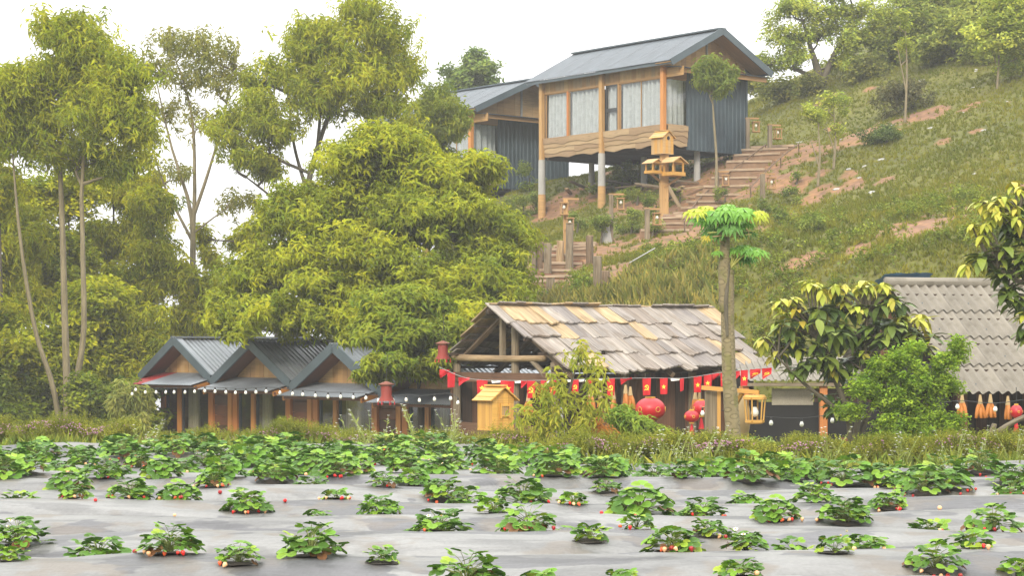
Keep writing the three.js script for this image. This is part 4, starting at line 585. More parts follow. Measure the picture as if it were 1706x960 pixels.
// crown: blobs [px, py, rx, ry, depth, rz, n] in picture units turned into metres at their depth
function crown(parent, blobs, o) {
  const lists = [[], []], tips = [], base = parent.position;
  for (const b of blobs) {
    const [px, py, rx, ry, d, rz, n] = b, c = at(px, py, d), k = d / FPX, r = V(rx * k, ry * k, rz), K = Math.max(3, Math.round(n / (o.per || 16)));
    const sub = [];
    for (let i = 0; i < K; i++) { const u = V(gauss(), gauss() + 0.25, gauss()).normalize(), q = Math.pow(rnd(), 0.45) * R(0.85, 1.12); const sc = c.clone().add(V(u.x * r.x * q, u.y * r.y * q, u.z * r.z * q)); sub.push(sc); const tone = rnd(), m = Math.round(n * (o.more || 1) / K);
      const sg = (o.clump || 0.34) * Math.min(1, Math.cbrt(r.x * r.y * r.z)) ; for (let j = 0; j < m; j++) { const p = sc.clone().add(V(gauss() * sg * 1.3, gauss() * sg * 0.7, gauss() * sg * 1.3)), up = p.clone().sub(c).multiplyScalar(0.5 / Math.max(0.3, r.y)).add(V(R(-0.35, 0.35), o.up ?? 0.9, R(-0.35, 0.35)));
        lists[j % 2].push([place(p.clone().sub(base), up, (o.size || 1) * R(0.75, 1.25), R(0, 6.28)), mixc(o.c0, o.c1, clamp(tone * 0.7 + R(-0.1, 0.4))).multiplyScalar(FB)]); } }
    tips.push([c, sub]);
  }
  lists.forEach((l, i) => l.length && inst('crown', SP[o.kind][i], o.mat || LM, l, parent));
  return tips;
}
function tree(name, label, cat, base, stems, blobs, o) {
  const g = thing(name, label, cat, base, 0, o.group); const bm = o.bark || M.bark;
  const lp = p => p.clone().sub(base), paths = stems.map(([pts, rad]) => { const w = pts.map(p => p.isVector3 ? p : at(...p)); mesh('trunk', tube(w.map(lp), rad.map(r => r * (o.slim ?? 0.75)), 9, 14, 1, 0.15), bm, g); return w; });
  const tips = crown(g, blobs, o), all = paths.flatMap(w => { const c = new THREE.CatmullRomCurve3(w); return [0.35, 0.5, 0.62, 0.74, 0.86, 0.97].map(t => c.getPoint(t)); });
  const br = o.branch ?? 0.03;
  for (const [c, sub] of tips) {
    let best = all[0], e = 1e9; for (const p of all) { const dd = p.distanceTo(c) + Math.max(0, p.y - c.y + 0.3) * 2.5; if (dd < e) { e = dd; best = p; } }
    const mid = best.clone().lerp(c, 0.5).add(V(R(-0.2, 0.2), 0.12 * e * 0.3, R(-0.2, 0.2))), list = [tube([lp(best), lp(mid), lp(c)], [br * 1.6, br, br * 0.6], 6, 6)];
    for (const s of sub) if (rnd() < (o.twigs ?? 0.8)) { const a = mid.clone().lerp(c, R(0, 1)), m2 = a.clone().lerp(s, 0.5).add(V(R(-0.1, 0.1), R(0, 0.12), R(-0.1, 0.1))); list.push(tube([lp(a), lp(m2), lp(s)], [br * 0.55, br * 0.35, br * 0.15], 4, 4)); }
    mesh('limb', merge(list), bm, g);
  }
  return g;
}
const YG0 = [0.1, 0.14, 0.004], YG1 = [0.28, 0.3, 0.01];
// the broad yellow-green tree over the cabins
{
  const b = gp(578, 48); b.y -= 0.2;
  tree('broad_tree', 'broad spreading yellow green tree arching over the cabin roofs', 'tree', b, [[[b, [578, 600, 48], [577, 560, 48], [590, 500, 47.5], [640, 420, 47]], [0.2, 0.17, 0.15, 0.12, 0.07]], [[[577, 565, 48], [545, 510, 47.5], [500, 470, 47]], [0.12, 0.09, 0.06]], [[[585, 520, 47.6], [610, 420, 47.2], [620, 320, 47]], [0.11, 0.08, 0.05]], [[[600, 500, 47.3], [690, 460, 46], [770, 430, 46]], [0.1, 0.07, 0.04]]],
    [[640, 240, 62, 30, 47, 1.1, 170], [610, 300, 95, 62, 47, 1.7, 470], [700, 300, 75, 55, 47, 1.5, 330], [520, 375, 88, 62, 47, 1.6, 440], [620, 390, 95, 70, 46, 1.6, 450], [730, 385, 90, 70, 46.5, 1.7, 470], [800, 290, 52, 26, 48, 0.9, 150], [830, 400, 52, 45, 47, 1, 230], [450, 460, 70, 48, 47, 1.3, 300], [550, 470, 95, 65, 46, 1.7, 430], [660, 480, 90, 62, 45, 1.5, 380], [770, 470, 88, 60, 45.5, 1.6, 400], [845, 465, 38, 40, 46, 0.8, 130], [400, 520, 52, 45, 46.5, 1.1, 210], [450, 535, 70, 34, 45.5, 1.2, 220], [580, 525, 85, 32, 45, 1.2, 210], [780, 530, 75, 45, 44.5, 1.2, 290], [850, 500, 25, 25, 45, 0.6, 60], [375, 545, 30, 22, 46, 0.6, 60]],
    { kind: 'whorl', c0: YG0, c1: YG1, size: 1.12, branch: 0.03, per: 11, bark: M.barkP, clump: 0.42, more: 1.25 });
  const b2 = gp(700, 42.5); tree('broad_tree', 'darker low leaning tree hanging over the third and fourth cabin awnings', 'tree', b2, [[[b2, [700, 640, 42.3], [690, 590, 41.8], [680, 540, 41.5]], [0.1, 0.09, 0.07, 0.04]]],
    [[640, 520, 60, 32, 41, 0.9, 170], [700, 515, 62, 38, 41, 1, 210], [640, 570, 62, 36, 40.5, 0.9, 200], [715, 570, 65, 40, 40.5, 1, 230], [655, 612, 50, 24, 40, 0.7, 110], [725, 612, 45, 20, 40, 0.7, 90], [765, 580, 30, 25, 40.5, 0.6, 70], [610, 560, 32, 24, 41, 0.7, 70], [620, 635, 22, 12, 40, 0.4, 30]],
    { kind: 'whorl', c0: [0.07, 0.115, 0.006], c1: [0.21, 0.24, 0.012], size: 1.05, per: 13, clump: 0.28, branch: 0.025, bark: M.barkD });
}
// tall narrow-leaved trees at the left
const WG = 'tall narrow leaved trees at the left', wl = (c0, c1, o = {}) => ({ kind: 'willow', c0, c1, group: WG, per: 15, clump: 0.5, more: 1.5, slim: 0.6, ...o });
{
  let b = gp(112, 50.6); tree('tall_tree', 'leftmost tall tree with three slim trunks and a dense bright crown', 'tree', b, [[[b, [112, 640, 50.6], [108, 500, 50.6], [105, 380, 50.6], [100, 200, 50.6], [112, 80, 50.6]], [0.2, 0.17, 0.15, 0.13, 0.08, 0.03]], [[b, [128, 640, 50.4], [140, 560, 50.2], [139, 420, 50.2], [141, 260, 50.2], [190, 110, 50.2]], [0.17, 0.15, 0.13, 0.11, 0.08, 0.03]], [[b, [88, 640, 50.3], [62, 560, 50.2], [35, 400, 50.1], [20, 230, 50.1]], [0.15, 0.12, 0.1, 0.08, 0.03]]],
    [[112, 62, 46, 34, 50.6, 1, 150], [150, 110, 60, 48, 50.6, 1.3, 300], [200, 140, 40, 50, 50.1, 1.1, 210], [100, 150, 70, 52, 51.1, 1.4, 310], [40, 150, 48, 52, 50.1, 1.2, 240], [160, 200, 72, 52, 50.1, 1.4, 330], [215, 215, 30, 45, 50.1, 0.8, 130], [60, 225, 62, 50, 50.6, 1.3, 230], [5, 200, 40, 60, 50.1, 1.2, 190], [130, 265, 62, 36, 50.6, 1.2, 170], [220, 285, 30, 30, 50.1, 0.8, 80]], wl([0.13, 0.18, 0.008], [0.36, 0.39, 0.018], { more: 1.3, bark: M.barkP, slim: 0.55 }));
  b = gp(322, 59); tree('tall_tree', 'sparse tall tree with bare pale branches and thin brownish foliage', 'tree', b, [[[b, [318, 540, 59], [322, 430, 59], [318, 350, 59], [285, 240, 59], [258, 120, 59]], [0.2, 0.17, 0.15, 0.1, 0.06, 0.02]], [[[321, 420, 59], [325, 300, 59], [318, 180, 59], [285, 75, 59]], [0.12, 0.09, 0.06, 0.02]], [[[320, 370, 59], [350, 280, 59], [375, 190, 59], [390, 110, 59]], [0.1, 0.07, 0.045, 0.02]], [[[320, 400, 59], [275, 310, 59], [252, 240, 59]], [0.08, 0.05, 0.02]]],
    [[285, 75, 45, 20, 59, 1, 75], [345, 88, 48, 22, 59, 1, 80], [250, 115, 30, 30, 59, 0.8, 60], [385, 105, 30, 25, 59, 0.8, 50], [300, 135, 55, 30, 59, 1, 70], [360, 150, 40, 28, 59, 1, 50], [260, 180, 30, 25, 59, 0.8, 30], [335, 205, 40, 25, 59, 1, 35], [290, 300, 30, 22, 59, 0.7, 30], [390, 340, 30, 22, 59, 0.8, 36], [280, 190, 20, 15, 59, 0.6, 14]], wl([0.15, 0.17, 0.03], [0.26, 0.26, 0.06], { bark: M.barkP, branch: 0.022, twigs: 0.95, clump: 0.75, more: 0.8 }));
  b = gp(506, 58); tree('tall_tree', 'tallest tree reaching the top edge, rounded crowns above the broad yellow green tree', 'tree', b, [[[b, [505, 420, 58], [515, 300, 58], [545, 200, 58], [590, 90, 58], [600, 20, 58]], [0.21, 0.17, 0.14, 0.1, 0.06, 0.02]], [[[512, 320, 58], [490, 240, 58], [480, 150, 58]], [0.1, 0.07, 0.03]], [[[530, 240, 58], [535, 160, 58], [530, 80, 58]], [0.09, 0.06, 0.02]], [[[520, 290, 58], [450, 260, 57.6], [395, 230, 57.4]], [0.09, 0.06, 0.03]], [[[480, 350, 58], [430, 310, 57.6], [390, 280, 57.4]], [0.07, 0.05, 0.02]]],
    [[600, 30, 42, 30, 58, 1, 120], [560, 75, 48, 40, 58, 1.1, 170], [640, 75, 45, 42, 58, 1.1, 180], [520, 70, 48, 38, 58, 1.1, 190], [670, 130, 38, 38, 58, 1, 140], [600, 130, 55, 42, 57.5, 1.2, 220], [500, 130, 42, 38, 58, 1, 130], [545, 175, 48, 35, 57.5, 1.1, 150], [640, 185, 50, 32, 58, 1.1, 150], [440, 130, 35, 32, 58, 0.9, 95], [430, 195, 48, 36, 57.5, 1.1, 150], [385, 225, 42, 34, 57.5, 1, 130], [470, 225, 42, 30, 57.5, 1, 95], [400, 275, 42, 28, 57.5, 1, 85], [450, 290, 35, 24, 58, 0.8, 60]], wl([0.13, 0.18, 0.01], [0.36, 0.39, 0.022], { more: 1.25 }));
  b = gp(735, 63); tree('tall_tree', 'narrow leaved tree in front of the far stilt house, right of the tallest tree', 'tree', b, [[[b, [735, 330, 63], [738, 260, 63], [735, 170, 63]], [0.13, 0.1, 0.07, 0.03]]], [[735, 178, 40, 26, 63, 0.9, 130], [725, 215, 48, 30, 63, 1, 170], [755, 230, 32, 28, 63, 0.8, 110], [705, 245, 25, 28, 63, 0.7, 70], [745, 268, 28, 18, 63, 0.7, 50], [768, 200, 18, 20, 63, 0.5, 35]], wl([0.1, 0.15, 0.015], [0.25, 0.29, 0.03]));
  b = gp(783, 88); tree('round_tree', 'small hazy round tree on the skyline behind the stilt houses', 'tree', b, [[[b, [783, 190, 88], [783, 120, 88]], [0.16, 0.12, 0.05]]], [[783, 112, 32, 18, 88, 0.9, 90], [760, 132, 30, 20, 88, 0.9, 80], [808, 128, 28, 20, 88, 0.9, 80], [785, 145, 48, 16, 88, 1, 90]], { kind: 'round', c0: [0.08, 0.13, 0.03], c1: [0.18, 0.24, 0.05], size: 1.7, per: 14 });
  // the darker wood below and between the tall trees: every trunk a tree
  const under = [[30, 56, [[25, 400, 48, 70], [5, 480, 40, 60], [50, 520, 45, 50]]], [62, 52, [[60, 600, 60, 50], [20, 640, 50, 50], [95, 650, 45, 35]]], [190, 60, [[190, 320, 45, 45], [240, 320, 30, 30], [150, 400, 36, 40], [225, 400, 52, 50], [180, 430, 45, 45]]], [255, 57, [[255, 360, 38, 45], [205, 480, 40, 36], [265, 440, 45, 48], [240, 500, 50, 42]]], [170, 53, [[170, 520, 55, 45], [140, 580, 48, 40], [190, 610, 45, 45]]], [235, 53, [[230, 560, 40, 42], [262, 600, 26, 36], [215, 640, 40, 38]]], [5, 53, [[0, 330, 40, 48], [-15, 250, 40, 45], [0, 560, 45, 60]]], [120, 58, [[115, 340, 45, 40], [60, 350, 40, 40], [90, 520, 50, 40], [85, 430, 45, 50], [130, 470, 45, 40]]], [345, 57, [[300, 480, 34, 32], [355, 500, 34, 40], [325, 535, 50, 30]]], [455, 60, [[470, 370, 38, 45], [430, 400, 32, 32], [400, 400, 28, 26], [345, 400, 25, 28], [370, 450, 30, 26], [410, 460, 30, 30]]], [290, 64, [[300, 560, 60, 30], [380, 575, 60, 20], [240, 590, 50, 40]]]];
  under.push([-150, 49, [[-150, 560, 90, 80], [-110, 440, 80, 70], [-180, 660, 90, 60]]], [-330, 50, [[-330, 560, 100, 90], [-300, 420, 80, 80], [-340, 670, 100, 60]]], [-520, 50, [[-520, 560, 100, 90], [-500, 430, 80, 80], [-520, 670, 100, 60]]]);
  const names = ['bushy tree against the left edge under the leftmost tall tree', 'dark low tree at the left edge above the flowering hedge', 'mid height bushy tree behind the twin slim trunks', 'leafy tree between the slim trunks and the sparse tall tree', 'low dark tree just right of the three slim trunks', 'low bushy tree touching the left gable of the first cabin', 'drooping tree cut by the left edge of the picture', 'thin bushy tree behind the leftmost slim trunk', 'low leafy tree behind the first cabin roof', 'loose leafy tree between the sparse tall tree and the broad yellow green tree', 'hazy low thicket tree behind the cabin roofs', 'wood tree just outside the left edge of the picture', 'second wood tree outside the left edge', 'third wood tree far outside the left edge'];
  under.forEach(([px, d, bl], i) => { const q = gp(px, d), t = bl[0]; tree('wood_tree', names[i], 'tree', q, [[[q, [lerp(px, t[0], 0.5), lerp(700, t[1], 0.5), d], [t[0], t[1], d]], [0.11, 0.08, 0.03]]], bl.map(([x, y, rx, ry]) => [x, y, rx, ry, d, rx * d / FPX * 1.1, Math.round(rx * ry * (i === 9 ? 0.07 : 0.105))]), { kind: i % 3 === 1 ? 'round' : 'willow', size: i % 3 === 1 ? 1.4 : 1.05, c0: [0.13, 0.18, 0.006], c1: [0.4, 0.41, 0.012], more: 1.15, per: 16, clump: 0.42, group: 'wood behind the left hedge' }); });
  for (let i = 0; i < 9; i++) { const px = [-10, 40, 85, 135, 165, 205, 240, 20, 120][i], d = 50 + (i % 3) * 1.2, q = gp(px, d), g = thing('undergrowth_bush', `dark undergrowth bush at the foot of the left wood, ${ORD[[0, 2, 3, 5, 6, 7, 8, 1, 4][i]]} from the left`, 'bush', q, 0, 'undergrowth of the left wood'); mesh('stem', tube([V(0, -0.1, 0), V(0.1, 0.6, 0)], [0.04, 0.02], 6), M.barkD, g); crown(g, [[px, 675, 38, 38, d, 0.7, 150], [px + 15, 712, 38, 22, d, 0.6, 90]], { kind: 'round', size: 1.3, c0: [0.06, 0.1, 0.006], c1: [0.2, 0.24, 0.012], per: 14, clump: 0.3 }); }
  for (let i = 0; i < 2; i++) { const px = [232, 205][i], d = 47, q = gp(px, d), g = thing('pale_shrub', ['pale drooping shrub at the left corner of the first cabin', 'pale leafy shrub left of the cabin row'][i], 'shrub', q); mesh('stem', tube([V(0, -0.1, 0), V(0, 0.7, 0)], [0.03, 0.015], 6), M.bark, g); crown(g, [[px, 680, 18, 38, d, 0.3, 60], [px + 4, 715, 20, 20, d, 0.3, 40]], { kind: 'willow', c0: [0.16, 0.2, 0.05], c1: [0.32, 0.35, 0.09], size: 0.9, per: 8, clump: 0.2 }); }
}
// hill trees, saplings and bushes
{
  let b = on(1365, 150, 68); const d = -b.z, H = { kind: 'round', c0: [0.17, 0.23, 0.025], c1: [0.36, 0.4, 0.06], size: 1.25, per: 12, clump: 0.42, group: 'trees on the hill' };
  tree('hill_tree', 'spreading light green tree on the hill right of the stilt house', 'tree', b, [[[b, [1362, 120, d], [1350, 80, d], [1335, 30, d]], [0.26, 0.2, 0.12, 0.04]], [[b, [1385, 100, d], [1410, 50, d], [1420, 10, d]], [0.2, 0.14, 0.09, 0.03]], [[[1360, 130, d], [1330, 118, d], [1290, 105, d]], [0.14, 0.09, 0.03]]],
    [[1325, 20, 36, 22, d, 0.9, 90], [1370, 15, 40, 22, d, 0.9, 100], [1430, 25, 42, 28, d, 1, 110], [1310, 60, 34, 24, d, 0.8, 90], [1360, 62, 45, 26, d, 1, 120], [1420, 72, 50, 26, d, 1, 140], [1465, 60, 32, 26, d, 0.8, 80], [1285, 100, 28, 18, d, 0.7, 60], [1330, 100, 36, 16, d, 0.8, 70], [1400, 108, 40, 14, d, 0.8, 60], [1400, -15, 60, 20, d, 1, 100], [1260, 118, 18, 14, d, 0.5, 26]], H);
  b = on(1193, 308, 58, 66); const d2 = Math.min(-b.z, 63.5); b = gp(1193, d2);
  tree('sapling', 'slender sapling with a round crown standing before the blue corrugated wall', 'tree', b, [[[b, [1193, 262, d2], [1189, 205, d2], [1186, 150, d2]], [0.07, 0.055, 0.045, 0.02]]], [[1190, 118, 32, 18, d2, 0.6, 90], [1172, 135, 22, 16, d2, 0.5, 50], [1210, 140, 24, 18, d2, 0.5, 60], [1188, 150, 32, 12, d2, 0.6, 45]], { kind: 'willow', c0: [0.09, 0.14, 0.02], c1: [0.2, 0.25, 0.04], per: 9, clump: 0.35, bark: M.barkP, branch: 0.014 });
  for (const [px, py, top, label, bl] of [[1388, 285, 180, 'pale forked sapling on the slope above a bare earth patch', [[1388, 178, 22, 22], [1370, 200, 18, 18], [1400, 205, 15, 18]]], [1362, 312, 200, 'thin leaning sapling left of the forked one', [[1335, 185, 15, 14], [1355, 195, 20, 15]]], [1507, 205, 30, 'tall thin nearly bare sapling in the middle of the slope', [[1500, 40, 12, 20], [1510, 90, 12, 25]]], [1660, 150, 40, 'hazy tree at the right edge of the hill', [[1660, 60, 45, 40], [1700, 95, 40, 40], [1690, 30, 40, 40]]]]) {
    const q = on(px, py, 45), dd = -q.z; tree('slope_sapling', label, 'tree', q, [[[q, [px + 3, lerp(py, top, 0.5), dd], [px, top, dd]], [0.06, 0.04, 0.015]], [[[px + 2, lerp(py, top, 0.3), dd], [px - 12, lerp(py, top, 0.7), dd]], [0.035, 0.015]]], bl.map(([x, y, rx, ry]) => [x, y, rx, ry, dd, rx * dd / FPX, Math.round(rx * ry * (px > 1600 ? 0.09 : 0.075))]), { ...H, size: px > 1600 ? 1.3 : 0.95, per: 7, branch: 0.014, bark: M.barkP, clump: 0.35 }); }
  const bush = (px, py, rx, ry, label, n, c0, c1, o = {}) => { const q = on(px, py + ry * 0.9, 44), dd = -q.z, g = thing('hill_bush', label, 'bush', q, 0, o.group || 'bushes on the hill'); mesh('stem', tube([V(0, -0.1, 0), V(0.06, ry * dd / FPX, 0)], [0.05, 0.02], 6), M.bark, g); crown(g, [[px, py, rx, ry, dd, rx * dd / FPX * 0.8, n]], { kind: o.kind || 'round', c0, c1, size: o.size || 1.2, per: 10, clump: o.clump || 0.4 }); };
  const B0 = [0.1, 0.14, 0.02], B1 = [0.25, 0.28, 0.045];
  bush(1505, 168, 48, 26, 'dark rounded shrub in the middle of the grassy slope', 190, [0.06, 0.065, 0.03], [0.13, 0.13, 0.05], { size: 1 }); bush(1475, 228, 34, 12, 'low dark green patch of ground plants below the rounded shrub', 110, [0.04, 0.075, 0.02], [0.1, 0.14, 0.03], { size: 0.9 });
  [[1262, 150, 26, 22], [1300, 158, 36, 20], [1345, 150, 22, 18], [1440, 118, 34, 20], [1490, 80, 44, 32], [1540, 60, 50, 40], [1600, 70, 52, 34], [1650, 88, 48, 30], [1700, 90, 40, 38], [1520, 20, 50, 30], [1580, 10, 55, 34], [1650, 20, 55, 38], [1705, 30, 45, 40], [1700, 150, 30, 45], [1560, 95, 40, 18], [1620, 40, 40, 30], [1480, 40, 30, 24], [1690, -15, 60, 30]].forEach(([x, y, rx, ry], i) => { const q = gp(x, Math.min(92, Math.max(70, gd(x, y + ry * 0.9, 60, 92)))), dd = -q.z, g = thing('crest_bush', `hazy bush on the hill crest, ${['beside the house eave', 'left of the spreading tree', 'under the spreading tree', 'right of the spreading tree', 'at the thicket left end', 'in the left half of the thicket', 'in the middle of the thicket', 'in the right half of the thicket', 'at the right edge of the thicket', 'top left by the sky line', 'top middle by the sky line', 'top right by the sky line', 'in the top right corner', 'lowest at the right edge', 'lowest in the thicket middle', 'deep in the thicket middle', 'small by the sky gap', 'highest at the right'][i]}`, 'bush', V(q.x, at(x, y + ry, dd).y - 0.3, q.z), 0, 'bushes along the hill crest'); mesh('stem', tube([V(0, -0.2, 0), V(0, ry * dd / FPX, 0)], [0.06, 0.02], 6), M.bark, g); crown(g, [[x, y, rx, ry, dd, rx * dd / FPX * 0.8, Math.round(rx * ry * 0.13)]], { kind: 'round', c0: i < 4 ? [0.12, 0.15, 0.03] : B0, c1: i < 4 ? [0.25, 0.26, 0.05] : B1, size: 1.5, per: 10, clump: 0.45 }); });
  [[1035, 295, 28, 22], [1060, 330, 30, 16], [1000, 318, 16, 14], [870, 345, 34, 24], [905, 340, 20, 16], [1000, 385, 26, 26], [1050, 375, 26, 20], [1090, 345, 16, 18], [960, 375, 18, 18], [1130, 330, 14, 14], [1205, 330, 14, 14], [1320, 330, 16, 14], [1360, 375, 20, 16], [1300, 365, 18, 14], [1270, 350, 12, 14], [880, 300, 26, 24], [1085, 385, 18, 14], [1325, 300, 10, 12]].forEach(([x, y, rx, ry], i) => bush(x, y, rx, ry, `light green weed bush on the bank, ${['under the stilt house front', 'behind the bird house pole foot', 'beside the middle stilt', 'left of the left stilt', 'at the foot of the left stilt', 'above the lower steps', 'right of the thin path lamp', 'just left of the bird house pole', 'by the tall path lamp', 'right of the bird house pole', 'by the left hand rail', 'below the right hand rail', 'lowest right of the steps', 'right of the papaya top', 'beside the steps lamp', 'under the far house corner', 'at the foot of the upper steps', 'at the top of the right rail'][i]}`, Math.round(rx * ry * 0.11), [0.08, 0.13, 0.015], [0.22, 0.27, 0.04], { group: 'weed bushes on the bank', size: 0.75, clump: 0.3 }));
}
// grass on the hill
{
  const A = [[], []], T = [[], []];
  for (let i = 0; i < 80000; i++) { const x = R(-3, 22), d = R(42, 82), px = CX + x / d * FPX; if (px < 840 || px > 1760) continue; const y = h(x, -d); if (d > 76 && y > 13) continue; const s = bare(x, d); if (rnd() < s * 0.93) continue; const t = fbm(x * 0.6, d * 0.6, 311, 3); A[i % 2].push([place(V(x, y - 0.02, -d), V(R(-0.3, 0.3), 1, R(-0.3, 0.3)), R(0.3, 0.7) * lerp(1.1, 0.8, sm(50, 70, d)), R(0, 6.28)), mixc([0.11, 0.14, 0.01], [0.25, 0.25, 0.026], clamp(t * 1.3 - 0.25 + R(-0.15, 0.2)))]); }
  const gz = new THREE.Group(); gz.name = 'hill_grass'; gz.userData = { kind: 'stuff', label: 'short rough grass covering the hillside', category: 'grass' }; scene.add(gz); A.forEach((l, i) => inst('grass_tufts', SP.grass[i], LM2, l, gz));
  for (let i = 0; i < 6500; i++) { const px = R(860, 1706), d = R(42.5, 50), x = (px - CX) / FPX * d; if (px > 1180) continue; const den = fbm(x * 0.5, d * 0.5, 321, 3); if (den < R(0.3, 0.6)) continue; if (rnd() < bare(x, d) * 0.9) continue; T[i % 2].push([place(V(x, h(x, -d) - 0.05, -d), V(R(-0.35, 0.35), 1, R(-0.35, 0.35)), R(0.35, 0.85), R(0, 6.28)), mixc([0.13, 0.17, 0.025], [0.34, 0.32, 0.09], rnd())]); }
  const Q = [[], []]; for (let i = 0; i < 4200; i++) { const px = R(860, 1740), d = R(41.5, 54), x = (px - CX) / FPX * d; if (fbm(x * 0.8, d * 0.8, 331, 3) < R(0.42, 0.62) || rnd() < bare(x, d)) continue; Q[i % 2].push([place(V(x, h(x, -d) + R(0.02, 0.3), -d), V(R(-0.35, 0.35), 1, R(-0.35, 0.35)), R(0.5, 0.95), R(0, 6.28)), mixc([0.09, 0.15, 0.012], [0.24, 0.29, 0.03], rnd())]); }
  const qz = new THREE.Group(); qz.name = 'bank_weeds'; qz.userData = { kind: 'stuff', label: 'leafy weeds growing over the bank behind the shed', category: 'weeds' }; scene.add(qz); Q.forEach((l, i) => inst('weed_clumps', SP.round[i], LM2, l, qz));
  const tz = new THREE.Group(); tz.name = 'tall_grass'; tz.userData = { kind: 'stuff', label: 'tall grey green grass behind the shed roof', category: 'grass' }; scene.add(tz); T.forEach((l, i) => inst('grass_clumps', SP.blade[i], LM2, l, tz));
  const st = [[], []]; for (let i = 0; i < 34; i++) { const p = on(R(1330, 1690), R(110, 340), 46); st[0].push([place(p.add(V(0, 0.0, 0)), V(-0.2, 1, 0.3), R(0.04, 0.11), R(0, 6)), null]); }
  const gg = new THREE.DodecahedronGeometry(1, 0); gg.scale(1.3, 0.3, 1); const ss = inst('pale_stones', gg, M.concrete, st[0]); ss.userData = { kind: 'stuff', label: 'scattered pale flat stones on the grassy slope', category: 'stones' };
}
// ------------------------------------------------------------------ large-leaved trees: every near leaf is a part
function bladeGeo(L, Wd, droop, fold, n = 5) {
  const pos = [], uv = [], idx = [];
  for (let i = 0; i <= n; i++) { const t = i / n, w = Wd * Math.pow(Math.sin(Math.PI * Math.pow(t, 0.8) * 0.985 + 0.02), 0.9) * 0.5, z = -droop * L * t * t, y = t * L * (1 - 0.2 * droop * t); for (const s of [-1, 0, 1]) { pos.push(s * w, z + Math.abs(s) * fold * w, y); uv.push(0.5 + s * 0.5, t); } if (i) { const a = (i - 1) * 3, b = i * 3; idx.push(a, a + 1, b, a + 1, b + 1, b, a + 1, a + 2, b + 1, a + 2, b + 2, b + 1); } }
  return fromArrays(pos, uv, idx);
}
const veinT = grey(128, 256, (u, v) => { const m = Math.abs(u - 0.5) * 2, q = (v * 9 - m * 1.6), f = Math.abs(q - Math.round(q)); return 0.82 + 0.12 * fbm(u * 8, v * 12, 401, 3) + (f < 0.07 ? 0.08 : 0) + (m < 0.06 ? 0.2 : 0); });
const bigLeafM = (r, g, b, tr = 0.22, ro = 0.5) => new THREE.MeshPhysicalMaterial({ color: col(r, g, b), map: veinT, bumpMap: veinT, bumpScale: 0.006, roughness: ro, specularIntensity: 0.6, transmission: tr, thickness: 0, side: THREE.DoubleSide });
const LEAF = { old: [bigLeafM(0.12, 0.18, 0.02), bigLeafM(0.16, 0.22, 0.025), bigLeafM(0.21, 0.27, 0.03), bigLeafM(0.09, 0.14, 0.018)], young: [bigLeafM(0.5, 0.52, 0.05, 0.35, 0.7), bigLeafM(0.38, 0.44, 0.04, 0.35, 0.7), bigLeafM(0.6, 0.56, 0.08, 0.35, 0.7)] };
const BLADE = [bladeGeo(0.3, 0.125, 0.35, 0.25), bladeGeo(0.3, 0.135, 0.6, 0.15), bladeGeo(0.3, 0.115, 0.15, 0.3)];
function bigLeafTree(name, label, base, stems, blobs, d, youngBias, size = 1) {
  const g = thing(name, label, 'tree', base); const lp = p => p.clone().sub(base); const paths = stems.map(([pts, rad]) => { const w = pts.map(p => p.isVector3 ? p : at(...p)); mesh('trunk', tube(w.map(lp), rad, 9, 14, 1, 0.2), M.bark, g); return w; });
  const leaves = [], all = paths.flatMap(w => { const c = new THREE.CatmullRomCurve3(w); return [0.3, 0.45, 0.6, 0.75, 0.9].map(t => c.getPoint(t)); });
  for (const [px, py, rx, ry, rz, n, yg] of blobs) for (let k = 0; k < n; k++) {
    const u = V(gauss(), gauss(), gauss()).normalize(), q = Math.pow(rnd(), 0.4), c = at(px + u.x * rx * q, py - u.y * ry * q, d + u.z * rz * q), young = rnd() < (yg ?? youngBias);
    let best = all[0], e = 1e9; for (const p of all) { const dd = p.distanceTo(c) + Math.max(0, p.y - c.y + 0.15) * 2; if (dd < e) { e = dd; best = p; } }
    mesh('branch', tube([lp(best), lp(best.clone().lerp(c, 0.5).add(V(R(-0.06, 0.06), 0.04, R(-0.06, 0.06)))), lp(c)], [0.02, 0.014, 0.008], 5, 5), M.bark, g);
    const m = 7 + Math.floor(R(0, 4)), a0 = R(0, 6.28);
    for (let i = 0; i < m; i++) { const a = a0 + i * 2.4, el = young ? R(-0.9, 0.35) : R(-0.65, 0.5), dir = V(Math.cos(a) * Math.cos(el), Math.sin(el), Math.sin(a) * Math.cos(el)), x = dir.clone().cross(V(0, 1, 0)).normalize().multiplyScalar(-1), y = dir.clone().cross(x).normalize(); if (y.y < 0) { y.negate(); x.negate(); } x.copy(y.clone().cross(dir));
      const s = size * (young ? R(0.5, 0.85) : R(0.7, 1.15)), mt = new THREE.Matrix4().makeBasis(x, y, dir).scale(V(s, s, s)).setPosition(lp(c).add(V(0, R(-0.04, 0.03), 0))); leaves.push([mt, young, c.z + (rnd() * 0.3) + (dir.z > 0 ? 0.1 : 0), Math.floor(rnd() * 3)]); }
  }
  leaves.sort((a, b) => b[2] - a[2]); const rest = [];
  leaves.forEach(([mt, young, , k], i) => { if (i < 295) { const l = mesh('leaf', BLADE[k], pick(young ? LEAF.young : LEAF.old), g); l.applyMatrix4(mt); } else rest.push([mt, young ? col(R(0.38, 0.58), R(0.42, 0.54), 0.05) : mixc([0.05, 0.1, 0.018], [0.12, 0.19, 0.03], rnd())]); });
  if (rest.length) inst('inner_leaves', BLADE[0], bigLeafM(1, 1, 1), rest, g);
  return g;
}
